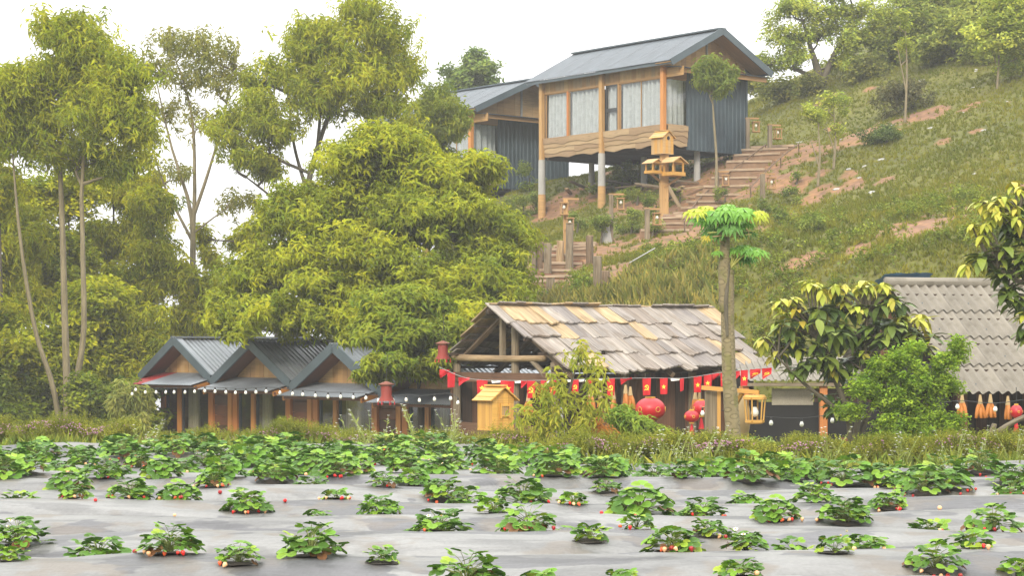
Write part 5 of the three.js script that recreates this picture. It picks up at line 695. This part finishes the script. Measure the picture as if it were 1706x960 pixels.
{
  const b = gp(1420, 29.5); bigLeafTree('large_leaf_tree', 'bushy large leaved tree with yellow young tips between papaya and grey wavy roof', b, [[[b, [1412, 690, 29.5], [1385, 620, 29.5], [1350, 540, 29.5]], [0.06, 0.05, 0.035, 0.02]], [[b, [1430, 690, 29.4], [1440, 600, 29.4], [1445, 500, 29.4]], [0.055, 0.045, 0.035, 0.018]], [[b, [1450, 680, 29.6], [1490, 600, 29.6], [1510, 540, 29.6]], [0.05, 0.04, 0.03, 0.015]], [[[1405, 690, 29.4], [1340, 640, 29.3], [1285, 585, 29.3]], [0.035, 0.025, 0.012]]],
    [[1445, 475, 38, 14, 0.3, 9, 0.95], [1368, 478, 42, 12, 0.3, 9, 0.95], [1320, 510, 38, 16, 0.3, 9, 0.8], [1400, 505, 55, 18, 0.45, 12, 0.3], [1480, 505, 30, 18, 0.35, 6, 0.4], [1370, 550, 65, 32, 0.5, 20, 0.08], [1460, 555, 60, 35, 0.5, 20, 0.06], [1525, 530, 24, 14, 0.3, 6, 0.85], [1528, 565, 26, 24, 0.35, 8, 0.2], [1282, 570, 28, 12, 0.25, 7, 0.8], [1310, 580, 34, 22, 0.35, 8, 0.2], [1360, 615, 50, 30, 0.45, 14, 0.05], [1440, 620, 52, 34, 0.45, 14, 0.05], [1500, 620, 34, 34, 0.4, 9, 0.05], [1390, 668, 34, 20, 0.3, 6, 0.15], [1310, 540, 30, 14, 0.3, 5, 0.5]], 29.5, 0.1, 1.0);
  const c = V(7.0, -0.05, -24.2); bigLeafTree('large_leaf_tree', 'large leaved tree with yellow green tips cut by the right edge', c, [[[c, V(6.95, 1.0, -24.2), [1770, 480, 24.2], [1710, 400, 24.2], [1680, 340, 24.2]], [0.08, 0.07, 0.055, 0.035, 0.015]], [[[1760, 470, 24.2], [1700, 470, 24.2], [1650, 440, 24.2]], [0.04, 0.03, 0.012]]],
    [[1655, 345, 32, 20, 0.3, 10, 0.95], [1700, 320, 22, 30, 0.3, 7, 0.8], [1630, 385, 25, 16, 0.25, 7, 0.9], [1690, 385, 34, 26, 0.4, 11, 0.15], [1628, 440, 22, 14, 0.25, 7, 0.9], [1665, 435, 34, 26, 0.4, 12, 0.1], [1705, 440, 30, 34, 0.4, 9, 0.1], [1690, 490, 24, 20, 0.3, 7, 0.05], [1706, 520, 18, 14, 0.25, 4, 0.4], [1710, 560, 12, 12, 0.2, 3, 0.6]], 24.2, 0.15, 0.8);
}
// papaya
{
  const d = 26.8, b = V((1222 - CX) / FPX * d, -0.1, -d), g = thing('papaya_tree', 'tall papaya tree with a scarred pale trunk in front of the shed', 'tree', b), lp = (x, y, dd = d) => at(x, y, dd).sub(b);
  const scar = tex(256, 256, (u, v) => { const r = Math.floor(u * 12), q = u * 12 - r, w = ((v * 4 + (r % 2) * 0.5) % 1), e = Math.hypot((q - 0.5) * 1.15, (w - 0.5) * 1.25), k = 0.62 + 0.3 * fbm(u * 14, v * 14, 431, 3, 14, 14), m = sm(0.5, 0.7, fbm(u * 5, v * 3, 437, 3, 5, 3)); const s = e < 0.42 ? (e > 0.31 ? 0.68 : 1.04) : 0.92; return [k * s * lerp(1, 0.84, m), k * s * lerp(0.96, 0.9, m), k * s * lerp(0.84, 0.55, m)]; });
  const pm = std({ color: col(0.27, 0.23, 0.14), map: rep(scar, 1.1, 1.3), bumpMap: rep(scar, 1.1, 1.3), bumpScale: 0.02, roughness: 0.9 });
  const tp = [[1226, 770], [1219, 700], [1214, 620], [1212, 540], [1212, 480], [1213, 450]].map(a => lp(...a)); tp[0] = V(0.02, 0, 0); mesh('trunk', tube(tp, [0.115, 0.098, 0.09, 0.088, 0.084, 0.07], 16, 30, 1, 0.1), pm, g);
  mesh('leader', tube([lp(1207, 520, d - 0.03), lp(1206, 460, d - 0.03), lp(1207, 420, d), lp(1208, 395, d)], [0.07, 0.08, 0.07, 0.055], 12, 16, 1, 0.15), pm, g);
  mesh('rain_gutter_ridge', tube([lp(1211, 560, d - 0.1), lp(1209, 500, d - 0.1), lp(1214, 440, d - 0.06)], [0.02, 0.03, 0.02], 7), M.bark, g);
  const palm = (s) => { const P = [], C = [], n = 7; for (let i = 0; i < n; i++) { const a = (i / (n - 1) - 0.5) * 4.4, L = 0.24 * (1 - 0.3 * Math.abs(a) / 2.2), dir = V(Math.sin(a), -0.25 - 0.1 * Math.abs(a), Math.cos(a)); pushLeaf(P, C, V(0, 0, 0), dir, V(0, 1, 0), L, 0.06, [1, 1, 1], 0.25, 0.35); for (const k of [-1, 1]) for (const t of [0.4, 0.62]) pushLeaf(P, C, dir.clone().multiplyScalar(L * t * 0.8), V(Math.sin(a + k * 0.7), -0.35, Math.cos(a + k * 0.7)), V(0, 1, 0), L * 0.45, 0.036, [0.92, 0.95, 0.9], 0.25, 0.3); } return fromArrays(P, null, null, C); };
  const pg = palm(1), pms = [[0.11, 0.29, 0.02], [0.16, 0.36, 0.025], [0.085, 0.22, 0.02], [0.42, 0.48, 0.02], [0.5, 0.42, 0.03]].map(c => new THREE.MeshPhysicalMaterial({ color: col(...c), vertexColors: true, roughness: 0.75, transmission: 0.3, thickness: 0, side: THREE.DoubleSide })), stalk = std({ color: col(0.38, 0.38, 0.1), roughness: 0.7 });
  const top = lp(1208, 392), low = lp(1216, 448);
  [[1160, 348, 3, 0.9], [1178, 343, 3, 0.8], [1190, 352, 0, 1], [1208, 345, 1, 1.15], [1222, 350, 0, 1.1], [1236, 346, 1, 1], [1262, 352, 3, 0.8], [1250, 356, 3, 0.8], [1200, 366, 0, 1.1], [1216, 372, 2, 1.1], [1230, 368, 1, 1], [1190, 380, 2, 0.9], [1172, 362, 0, 0.8], [1180, 392, 4, 0.5], [1238, 384, 2, 0.8], [1206, 358, 1, 1], [1212, 340, 1, 0.9]].forEach(([x, y, m, s], i) => { const p = lp(x, y, d + R(-0.3, 0.25)), l = mesh('leaf', pg, pms[m], g, p), out = p.clone().sub(top); l.rotation.set(R(0.0, 0.6), R(-0.5, 0.5) + Math.atan2(out.x, out.z + 0.12), 0); l.scale.setScalar(s * R(1.05, 1.4)); mesh('stalk', tube([top, top.clone().lerp(p, 0.5).add(V(0, 0.06, 0)), p], [0.014, 0.01, 0.007], 5, 6), stalk, g); });
  [[1236, 408, 1, 0.9], [1250, 412, 0, 1], [1262, 416, 1, 0.8], [1230, 425, 2, 0.9], [1242, 428, 0, 0.8], [1196, 418, 1, 0.5], [1225, 412, 1, 0.8]].forEach(([x, y, m, s]) => { const p = lp(x, y, d + R(-0.25, 0.2)), l = mesh('leaf', pg, pms[m], g, p), out = p.clone().sub(low); l.rotation.set(R(-0.1, 0.4), Math.atan2(out.x, out.z + 0.1), 0); l.scale.setScalar(s * 1.2); mesh('stalk', tube([low, low.clone().lerp(p, 0.5).add(V(0, 0.05, 0)), p], [0.013, 0.009, 0.007], 5, 6), stalk, g); });
  for (let i = 0; i < 9; i++) mesh('dry_stalk', tube([top.clone().add(V(0, R(-0.06, 0.06), 0)), lp(1208 + R(-35, 40), R(378, 405), d - R(-0.1, 0.2)), lp(1208 + R(-48, 52), R(385, 412), d - R(-0.1, 0.25))], [0.012, 0.009, 0.006], 5, 6), pick([stalk, M.husk, M.tan]), g);
}
// shrubs in front of the shed and the dark house
{
  const shrub = (name, label, px, d, blobs, o) => { const q = gp(px, d), g = thing(name, label, 'shrub', q); const pts = blobs.map(b => at(b[0], b[1], d).sub(q)); pts.forEach((p, i) => { if (i % (o.stemEvery || 1) === 0) mesh('stem', tube([V(R(-0.05, 0.05), -0.05, 0), V(p.x * 0.35, p.y * 0.5, 0), p], [0.02, 0.014, 0.006], 5, 7), o.bark || M.bark, g); }); crown(g, blobs.map(([x, y, rx, ry, n]) => [x, y, rx, ry, d, rx * d / FPX, n]), o); return g; };
  shrub('bright_shrub', 'bright green small leaved shrub in front of the large leaved tree', 1500, 28.4, [[1592, 582, 14, 14, 40], [1575, 605, 20, 16, 60], [1500, 600, 24, 16, 60], [1470, 625, 26, 18, 75], [1530, 640, 32, 22, 110], [1565, 650, 28, 22, 90], [1440, 650, 24, 20, 70], [1480, 670, 34, 22, 110], [1420, 690, 20, 14, 45], [1540, 690, 36, 24, 110], [1580, 710, 24, 20, 70], [1500, 715, 45, 20, 110], [1560, 740, 40, 16, 70], [1470, 740, 40, 12, 60], [1520, 585, 14, 10, 25]], { kind: 'round', size: 0.52, c0: [0.1, 0.19, 0.012], c1: [0.25, 0.36, 0.03], per: 7, clump: 0.5 });
  shrub('young_tree', 'thin young tree with pale green and reddish leaves in front of the shed', 930, 27.6, [[968, 582, 14, 8, 22], [960, 600, 22, 9, 30], [985, 610, 14, 9, 24], [932, 640, 15, 10, 34], [912, 668, 26, 14, 60], [950, 672, 20, 12, 40], [985, 640, 20, 12, 36], [885, 700, 24, 14, 55], [930, 705, 32, 16, 80], [1000, 675, 14, 10, 24], [965, 710, 22, 14, 44], [900, 735, 24, 14, 44], [945, 740, 26, 12, 44], [985, 690, 16, 12, 30]], { kind: 'willow', size: 0.68, up: 1.2, c0: [0.14, 0.2, 0.02], c1: [0.36, 0.36, 0.05], per: 5, clump: 0.65, more: 0.24 });
  shrub('broad_leaf_shrub', 'broad leaved green shrub below the round red lantern', 1055, 28.3, [[1018, 694, 22, 12, 20], [1046, 700, 24, 12, 22], [1074, 708, 22, 10, 18], [1035, 716, 30, 12, 26], [1070, 722, 30, 10, 26], [1098, 722, 14, 8, 10]], { kind: 'whorl', size: 0.72, c0: [0.09, 0.18, 0.02], c1: [0.24, 0.3, 0.04], per: 7, clump: 0.45 });
  shrub('reddish_shrub', 'low shrub with orange red young leaves between young tree and lantern', 980, 27.9, [[985, 720, 22, 12, 22], [1010, 730, 20, 10, 18], [965, 732, 20, 10, 18], [905, 655, 8, 8, 10]], { kind: 'willow', size: 0.42, up: 1.2, c0: [0.3, 0.12, 0.03], c1: [0.45, 0.25, 0.06], per: 5, clump: 0.4 });
  shrub('pale_leaf_plant', 'low plant with pale edged leaves at the foot of the papaya', 1262, 26.4, [[1255, 742, 22, 10, 12], [1280, 745, 20, 10, 12], [1268, 758, 26, 10, 14]], { kind: 'whorl', size: 0.55, c0: [0.1, 0.2, 0.03], c1: [0.42, 0.46, 0.2], per: 5, clump: 0.35 });
  const wp = thing('white_post', 'flaking white painted post behind the thin young tree', 'post', gp(934, 29)); mesh('shaft', board(0.11, 0.75, 0.1, 3, 0.01), M.concrete, wp, [0, 0.3, 0]); mesh('cap', board(0.13, 0.03, 0.12, 3), M.concrete, wp, [0, 0.69, 0]);
  // clipped flowering hedges
  const bloomG = new THREE.OctahedronGeometry(0.011, 0), lilac = std({ color: 0xffffff, roughness: 0.8 });
  const hedge = (label, px0, px1, d, yT, yB, seedv) => {
    const q = gp((px0 + px1) / 2, d), g = thing('flowering_hedge', label, 'hedge', q, 0, 'low flowering hedges behind the field'); const blobs = [], fl = [];
    for (let x = px0; x < px1; x += 26) { const top = yT + 14 * (vn(x * 0.012, seedv, 441) - 0.5) + 7 * Math.sin(x * 0.05), ry = (yB - top) / 2; blobs.push([x, top + ry, 24, ry, d + R(-0.25, 0.25), 0.34, Math.round(ry * 8)]);
      for (let k = 0; k < 70; k++) { const u = R(-24, 24); fl.push([place(at(x + u, top + Math.abs(gauss()) * ry * 0.55 - 1.5 + u * u * 0.01, d + R(-0.35, 0.25)).sub(q), V(0, 1, 0), R(0.6, 1.3), 0), mixc([0.3, 0.13, 0.22], [0.45, 0.27, 0.32], rnd())]); } }
    crown(g, blobs, { kind: 'tiny', size: 0.85, c0: [0.08, 0.115, 0.01], c1: [0.25, 0.265, 0.03], per: 13, clump: 0.36, up: 1.4 }); mesh('stem', tube([V(-0.3, -0.05, 0), V(0, 0.25, 0)], [0.02, 0.01], 5), M.barkD, g); inst('blossoms', bloomG, lilac, fl, g);
  };
  hedge('long low hedge with lilac blossoms at the left before the wood and first cabin', -30, 215, 30.2, 708, 756, 1); hedge('low hedge with lilac blossoms before the first and second cabins', 250, 400, 30, 734, 758, 2); hedge('rounded lilac flowered hedge before the second and third cabins', 395, 560, 29.8, 718, 760, 3); hedge('low patchy hedge before the fourth cabin and bird house', 575, 900, 28.6, 736, 768, 4); hedge('dense olive hedge in front of the shed between young tree and papaya', 935, 1200, 24.8, 732, 788, 5); hedge('dense flowering hedge at the right before the dark houses', 1235, 1730, 24.8, 738, 790, 6);
  // meadow weeds along the field edge
  const W = [[], []], wf = []; for (let i = 0; i < 700; i++) { const px = R(-20, 1730), x0 = (px - CX) / FPX * 28, d = edgeD(x0) + R(-0.3, 1.4), x = (px - CX) / FPX * d; W[i % 2].push([place(V(x, h(x, -d), -d), V(R(-0.4, 0.4), 1, R(-0.4, 0.4)), R(0.5, 1.5), R(0, 6.28)), mixc([0.1, 0.17, 0.02], [0.3, 0.34, 0.06], rnd())]); }
  const wz = new THREE.Group(); wz.name = 'edge_weeds'; wz.userData = { kind: 'stuff', label: 'mixed weeds and grass along the far edge of the field', category: 'weeds' }; scene.add(wz); W.forEach((l, i) => inst('weed_tufts', SP.grass[i], LM2, l, wz));
  const mkWeed = (s) => { seed = s; const st = [], P = [], C = [], fp = []; for (let i = 0; i < 9; i++) { const a = R(0, 6.28), hh = R(0.25, 0.55), tip = V(Math.cos(a) * hh * 0.45, hh, Math.sin(a) * hh * 0.45), m = tip.clone().multiplyScalar(0.5).add(V(0, 0.06, 0)); st.push(tube([V(0, 0, 0), m, tip], [0.004, 0.003, 0.002], 4, 5)); for (let k = 0; k < 7; k++) { const t = R(0.1, 0.85), o = m.clone().multiplyScalar(2 * t * (1 - t) + 0.0).add(tip.clone().multiplyScalar(t * t)); pushLeaf(P, C, o, V(R(-1, 1), R(0, 1), R(-1, 1)), V(0, 1, 0.2), R(0.05, 0.09), R(0.012, 0.02), tint(R(0.8, 1.2), R(0, 0.2)), 0.1, 0.2, true); } if (rnd() < 0.75) for (let f = 0; f < 2; f++) for (let p = 0; p < 5; p++) { const q = p / 5 * 6.28, o = tip.clone().add(V(f * 0.02, -f * 0.05, 0)); pushLeaf(fp, [], o, V(Math.cos(q), 0.45, Math.sin(q)), V(0, 1, 0), 0.022, 0.016, [1, 1, 1], 0, 0, true); } } return [merge(st), fromArrays(P, null, null, C), fromArrays(fp)]; };
  const weeds = [11, 12, 13].map(mkWeed), stM = std({ color: col(0.25, 0.3, 0.08), roughness: 0.8 }), wlM = new THREE.MeshPhysicalMaterial({ color: col(0.26, 0.33, 0.06), vertexColors: true, roughness: 0.95, transmission: 0.35, thickness: 0, side: THREE.DoubleSide }), ptM = std({ color: col(0.85, 0.85, 0.78), roughness: 0.8, side: THREE.DoubleSide }); seed = 991;
  [[240, 28.9], [255, 29.049999999999997], [585, 29.2], [603, 28.0], [618, 28.15], [640, 28.3], [668, 28.0], [698, 28.15], [735, 28.3], [748, 28.0], [760, 28.15], [990, 24.2], [1050, 23.9], [1105, 24.049999999999997], [1120, 24.2], [1140, 23.9], [1160, 24.049999999999997], [1180, 24.2], [1330, 23.9], [1380, 24.049999999999997], [1410, 24.2], [1432, 23.9], [1500, 24.049999999999997], [1520, 24.2], [1565, 23.9], [1590, 24.049999999999997], [1635, 24.2], [1690, 23.9], [1655, 24.049999999999997]].sort((a, b) => a[0] - b[0]).forEach(([px, d], i) => { const g = thing('white_flower_weed', `tall weed with small white flowers at the field edge, ${ORD[i]} from the left`, 'weed', gp(px, d, 0.02), R(0, 6.28), 'white flowering weeds at the field edge'), w = weeds[i % 3]; mesh('stems', w[0], stM, g); mesh('foliage', w[1], wlM, g); mesh('flowers', w[2], ptM, g); g.scale.setScalar(px > 570 && px < 770 ? R(1.0, 1.5) : R(0.75, 1.15)); });
}
// ------------------------------------------------------------------ strawberry plants
{
  const leaflet = (P, C, o, dir, nrm, L, c) => {
    const d = dir.clone().normalize(), s = d.clone().cross(nrm).normalize(), n = s.clone().cross(d).normalize(), N = 9, ctr = o.clone().addScaledVector(d, L * 0.5).addScaledVector(n, -L * 0.07), ring = [];
    for (let i = 0; i < N; i++) { const a = i / N * 2 * Math.PI, t = 0.5 - 0.5 * Math.cos(a), w = Math.sin(a) * 0.47 * (1 - 0.12 * Math.cos(a)) * (i % 2 ? 1.06 : 0.96), z = 0.1 * Math.abs(Math.sin(a)) - 0.16 * t * t; ring.push(o.clone().addScaledVector(d, L * t).addScaledVector(s, L * w).addScaledVector(n, L * z)); }
    for (let i = 0; i < N; i++) for (const [p, k] of [[ctr, 0.86], [ring[i], 1.06], [ring[(i + 1) % N], 1.06]]) { P.push(p.x, p.y, p.z); C.push(c[0] * k, c[1] * k, c[2] * k); }
  };
  const leafGeo = (sd, dry) => { seed = sd; const P = [], C = [], L = R(0.046, 0.06), c = [1, 1, 1]; for (const a of [-1.25, 0, 1.25]) leaflet(P, C, V(Math.sin(a) * 0.008, 0, Math.cos(a) * 0.008), V(Math.sin(a), R(0.0, 0.3) - (dry ? 0.5 : 0), Math.cos(a)), V(0, 1, -0.1), L * (a ? 0.92 : 1), c.map(x => x * R(0.92, 1.08))); return fromArrays(P, null, null, C); };
  const LG = [leafGeo(21), leafGeo(22), leafGeo(23)];
  const lm = (r, g, b) => new THREE.MeshPhysicalMaterial({ color: col(r, g, b), vertexColors: true, roughness: 0.65, specularIntensity: 0.5, transmission: 0.25, thickness: 0, side: THREE.DoubleSide });
  const LMS = [lm(0.08, 0.185, 0.012), lm(0.125, 0.26, 0.017), lm(0.18, 0.33, 0.022), lm(0.06, 0.145, 0.012), lm(0.28, 0.4, 0.03)], dryM = lm(0.16, 0.075, 0.025), stM = std({ color: col(0.17, 0.2, 0.05), roughness: 0.8 });
  const berryG = new THREE.LatheGeometry([[0.0005, -0.03], [0.006, -0.027], [0.013, -0.014], [0.0145, -0.003], [0.009, 0.004], [0.0005, 0.005]].map(q => new THREE.Vector2(...q)), 12), calyxG = (() => { const P = [], C = []; for (let i = 0; i < 6; i++) { const a = i * 1.047; pushLeaf(P, C, V(0, 0.005, 0), V(Math.cos(a), -0.2, Math.sin(a)), V(0, 1, 0), 0.014, 0.007, [1, 1, 1], 0, 0, true); } return fromArrays(P, null, null, C); })();
  const bm = [std({ color: col(0.55, 0.012, 0.01), roughness: 0.3 }), std({ color: col(0.62, 0.1, 0.03), roughness: 0.35 }), std({ color: col(0.72, 0.4, 0.2), roughness: 0.4 }), std({ color: col(0.3, 0.01, 0.012), roughness: 0.35 })];
  const flowerG = (() => { const P = [], C = []; for (let i = 0; i < 5; i++) { const a = i * 1.2566; pushLeaf(P, C, V(0, 0, 0), V(Math.cos(a), 0.25, Math.sin(a)), V(0, 1, 0), 0.018, 0.018, [1, 1, 1], 0, 0, true); } return fromArrays(P); })(), petalM = std({ color: col(0.86, 0.86, 0.82), roughness: 0.8, side: THREE.DoubleSide });
  const holeG = (() => { const P = [0, 0, 0], ix = []; for (let i = 0; i < 18; i++) { const a = i / 18 * 6.283, r = 0.12 * (0.85 + 0.3 * hash(i, 7)); P.push(Math.cos(a) * r, 0, Math.sin(a) * r * 0.75); ix.push(0, (i + 1) % 18 + 1, i + 1); } return fromArrays(P, null, ix); })();
  // variants: leaf placements
  const variant = (sd, n, sz) => { seed = sd; const L = []; for (let i = 0; i < n; i++) { const a = i * 2.4 + R(-0.4, 0.4), t = Math.sqrt((i + 0.5) / n), r = sz * lerp(0.03, 0.18, t) * R(0.85, 1.15), y = sz * lerp(0.15, 0.0, Math.pow(t, 1.8)) * R(0.55, 1.2) + R(0.02, 0.05); L.push({ p: V(Math.cos(a) * r, y, Math.sin(a) * r * 0.9), yaw: -a + Math.PI / 2, tilt: lerp(-0.2, 0.45, t) + R(-0.55, 0.5), roll: R(-0.45, 0.45), g: Math.floor(rnd() * 3), m: rnd() < 0.08 ? 4 : Math.floor(rnd() * 4), s: R(0.9, 1.55), dry: t > 0.85 && rnd() < 0.1 }); } return L; };
  const VAR = [variant(31, 44, 1), variant(32, 38, 0.95), variant(33, 52, 1.1), variant(34, 30, 0.85), variant(35, 42, 1.05), variant(36, 20, 0.7)];
  const dummy = new THREE.Object3D(), mat4 = l => { dummy.position.copy(l.p); dummy.rotation.set(l.tilt + (l.dry ? 0.4 : 0), l.yaw, l.roll, 'YXZ'); dummy.scale.setScalar(l.s); dummy.updateMatrix(); return dummy.matrix.clone(); };
  const stemsG = VAR.map(L => merge(L.map(l => tube([V(0, -0.02, 0), V(l.p.x * 0.35, l.p.y * 0.75, l.p.z * 0.35), l.p], [0.0028, 0.0024, 0.0018], 4, 4))));
  const byMat = VAR.map(L => { const out = []; [...LMS, dryM].forEach((m, k) => { const gs = L.filter(l => (l.dry ? 5 : l.m) === k).map(l => LG[l.g].clone().applyMatrix4(mat4(l))); if (gs.length) out.push([merge(gs), m]); }); return out; });
  seed = 5555;
  const near = [[30, 912, 100, 2], [164, 924, 108, 0], [284, 938, 100, 1], [398, 952, 75, 0], [518, 943, 112, 0], [638, 949, 56, 0], [777, 980, 130, 0], [35, 837, 72, 0], [125, 844, 56, 0], [219, 842, 80, 1], [299, 840, 76, 1], [413, 850, 78, 1], [533, 860, 60, 1], [633, 867, 76, 0], [732, 890, 108, 2], [822, 868, 52, 0], [880, 893, 95, 1], [945, 883, 62, 0], [983, 911, 60, 0], [1061, 893, 56, 0], [1121, 926, 100, 1], [1181, 903, 62, 0], [1241, 928, 76, 2], [1322, 916, 90, 0], [1447, 918, 82, 0], [1389, 938, 60, 2], [1557, 951, 96, 1], [1618, 928, 62, 0], [1698, 951, 60, 0], [1236, 975, 76, 0], [900, 985, 66, 0], [1036, 985, 50, 0], [1066, 851, 112, 1], [1171, 856, 80, 1], [1291, 871, 80, 1], [1407, 873, 92, 0], [1547, 881, 84, 1], [1653, 893, 92, 1], [955, 845, 45, 1], [872, 836, 100, 1], [1010, 823, 52, 0], [1241, 833, 62, 0], [1357, 838, 72, 0], [1480, 848, 60, 1], [1352, 815, 60, 0], [50, 797, 66, 0], [115, 822, 76, 0], [640, 822, 56, 0], [775, 832, 84, 1], [740, 828, 76, 1], [355, 826, 60, 1], [460, 812, 66, 0], [520, 815, 70, 0], [1683, 835, 72, 1], [1537, 827, 84, 1], [1580, 825, 76, 1], [1500, 822, 62, 0], [560, 838, 46, 1], [1140, 808, 60, 0], [690, 812, 60, 0], [20, 945, 40, 0]].map(([px, py, w, k]) => { const d = FPX * (CAMY - 0.15) / (py - HY), x = (px - CX) / FPX * d; return { x, d, w: w / FPX * d / 0.4, k, near: py > 835 }; });
  const far = []; for (let d = 20.2; d < 31; d += 1.12) { const hw = 0.262 * d; for (let x = -hw + R(0, 0.4); x < hw; x += R(0.42, 0.7)) { const dd = d + R(-0.25, 0.25); if (dd > edgeD(x) - 0.9 || rnd() < 0.12) continue; if (near.some(n => Math.hypot(n.x - x, (n.d - dd) * 0.7) < 0.42)) continue; far.push({ x, d: dd, w: R(0.95, 1.45), k: rnd() < 0.35 ? 1 : rnd() < 0.1 ? 2 : 0, near: false }); } }
  const allp = [...near, ...far].sort((a, b) => a.d - b.d); const rowsN = []; for (const p of allp) { const r = Math.max(0, Math.floor((p.d - 11) / 1.12)); (rowsN[r] ||= []).push(p); }
  const rows = rowsN.filter(r => r && r.length); const hole = new THREE.Group(); hole.name = numbered('planting_holes'); hole.userData = { kind: 'structure', label: 'dark planting holes cut in the mulch film', category: 'holes' }; scene.add(hole);
  rows.forEach((row, ri) => row.sort((a, b) => a.x - b.x).forEach((p, i) => {
    const small = p.w < 0.62, vi = small ? 5 : p.w < 0.85 ? pick([3, 1]) : pick([0, 1, 2, 4]), kind = ['leafy', 'fruiting', 'white flowered'][p.k];
    const g = thing('strawberry_plant', `${small ? 'small ' : ''}${kind} strawberry plant, ${ORD[Math.min(29, i)]} from the left in the ${ORD[ri]} row from the front`, 'strawberry plant', V(p.x, bedY(p.x, p.d) - 0.005, -p.d), R(0, 6.28), 'strawberry plants on the film covered beds'); const sc = clamp(p.w / [1, 0.95, 1.1, 0.85, 1.05, 0.7][vi], 0.7, 1.5);
    if (p.near) for (const l of VAR[vi]) { const m = mesh('leaf', LG[l.g], l.dry ? dryM : LMS[l.m], g); m.applyMatrix4(mat4(l)); m.position.multiplyScalar(sc); m.scale.multiplyScalar(sc); } else for (const [gg, mm] of byMat[vi]) { const m = mesh('leaves', gg, mm, g); m.scale.setScalar(sc); }
    const st = mesh('stems', stemsG[vi], stM, g); st.scale.setScalar(sc);
    const nb = p.k === 1 ? 3 + Math.floor(R(0, 4)) : rnd() < 0.4 ? 1 + Math.floor(R(0, 2)) : 0, ang = g.rotation.y;
    for (let b = 0; b < nb; b++) { const a = R(-1.1, 1.1), rr = R(0.14, 0.24) * sc, wx = Math.sin(a) * rr, wz = Math.cos(a) * rr, lx = wx * Math.cos(-ang) + wz * Math.sin(-ang), lz = -wx * Math.sin(-ang) + wz * Math.cos(-ang), yy = bedY(p.x + wx, p.d - wz) - g.position.y + 0.028; const q = mesh('berry', berryG, pick([bm[0], bm[0], bm[1], bm[2], bm[2], bm[3]]), g, [lx, yy, lz], [R(-0.7, 0.7), R(0, 6), R(-0.7, 0.7)]); q.scale.setScalar(R(0.75, 1.1)); mesh('calyx', calyxG, LMS[2], q); }
    if (p.k === 2) for (let b = 0; b < 3; b++) { const a = R(-1.2, 1.2) , rr = R(0.05, 0.16) * sc; const f = mesh('flower', flowerG, petalM, g, [Math.sin(a - ang) * rr, R(0.1, 0.2) * sc, Math.cos(a - ang) * rr], [R(0.2, 0.8), R(0, 6), 0]); mesh('flower_centre', new THREE.SphereGeometry(0.006, 8, 6), M.gold, f, [0, 0.004, 0]); }
    if (p.d < 22) { const hs = R(0.85, 1.15) * sc, o = mesh('planting_hole', holeG, M.soilD, hole, [p.x, bedY(p.x, p.d - 0.06) + 0.009, -p.d + 0.06], [bedSlope(p.x, p.d), 0, 0]); o.scale.setScalar(hs); }
  }));
  function bedSlope(x, d) { return Math.atan((bedY(x, d + 0.1) - bedY(x, d - 0.1)) / 0.2); }
  // fallen berries
  for (let i = 0; i < 14; i++) { const d = R(12.6, 21), x = R(-0.24, 0.24) * d, b = mesh('fallen_berry', berryG, pick(bm), scene, [x, bedY(x, d) + 0.02, -d], [R(0.9, 1.6), R(0, 6), 0]); b.scale.setScalar(R(0.9, 1.3)); tag(b, 'single fallen strawberry lying on the silver film', 'strawberry', 'fallen strawberries on the film'); }
}
renderer.render(scene, camera);
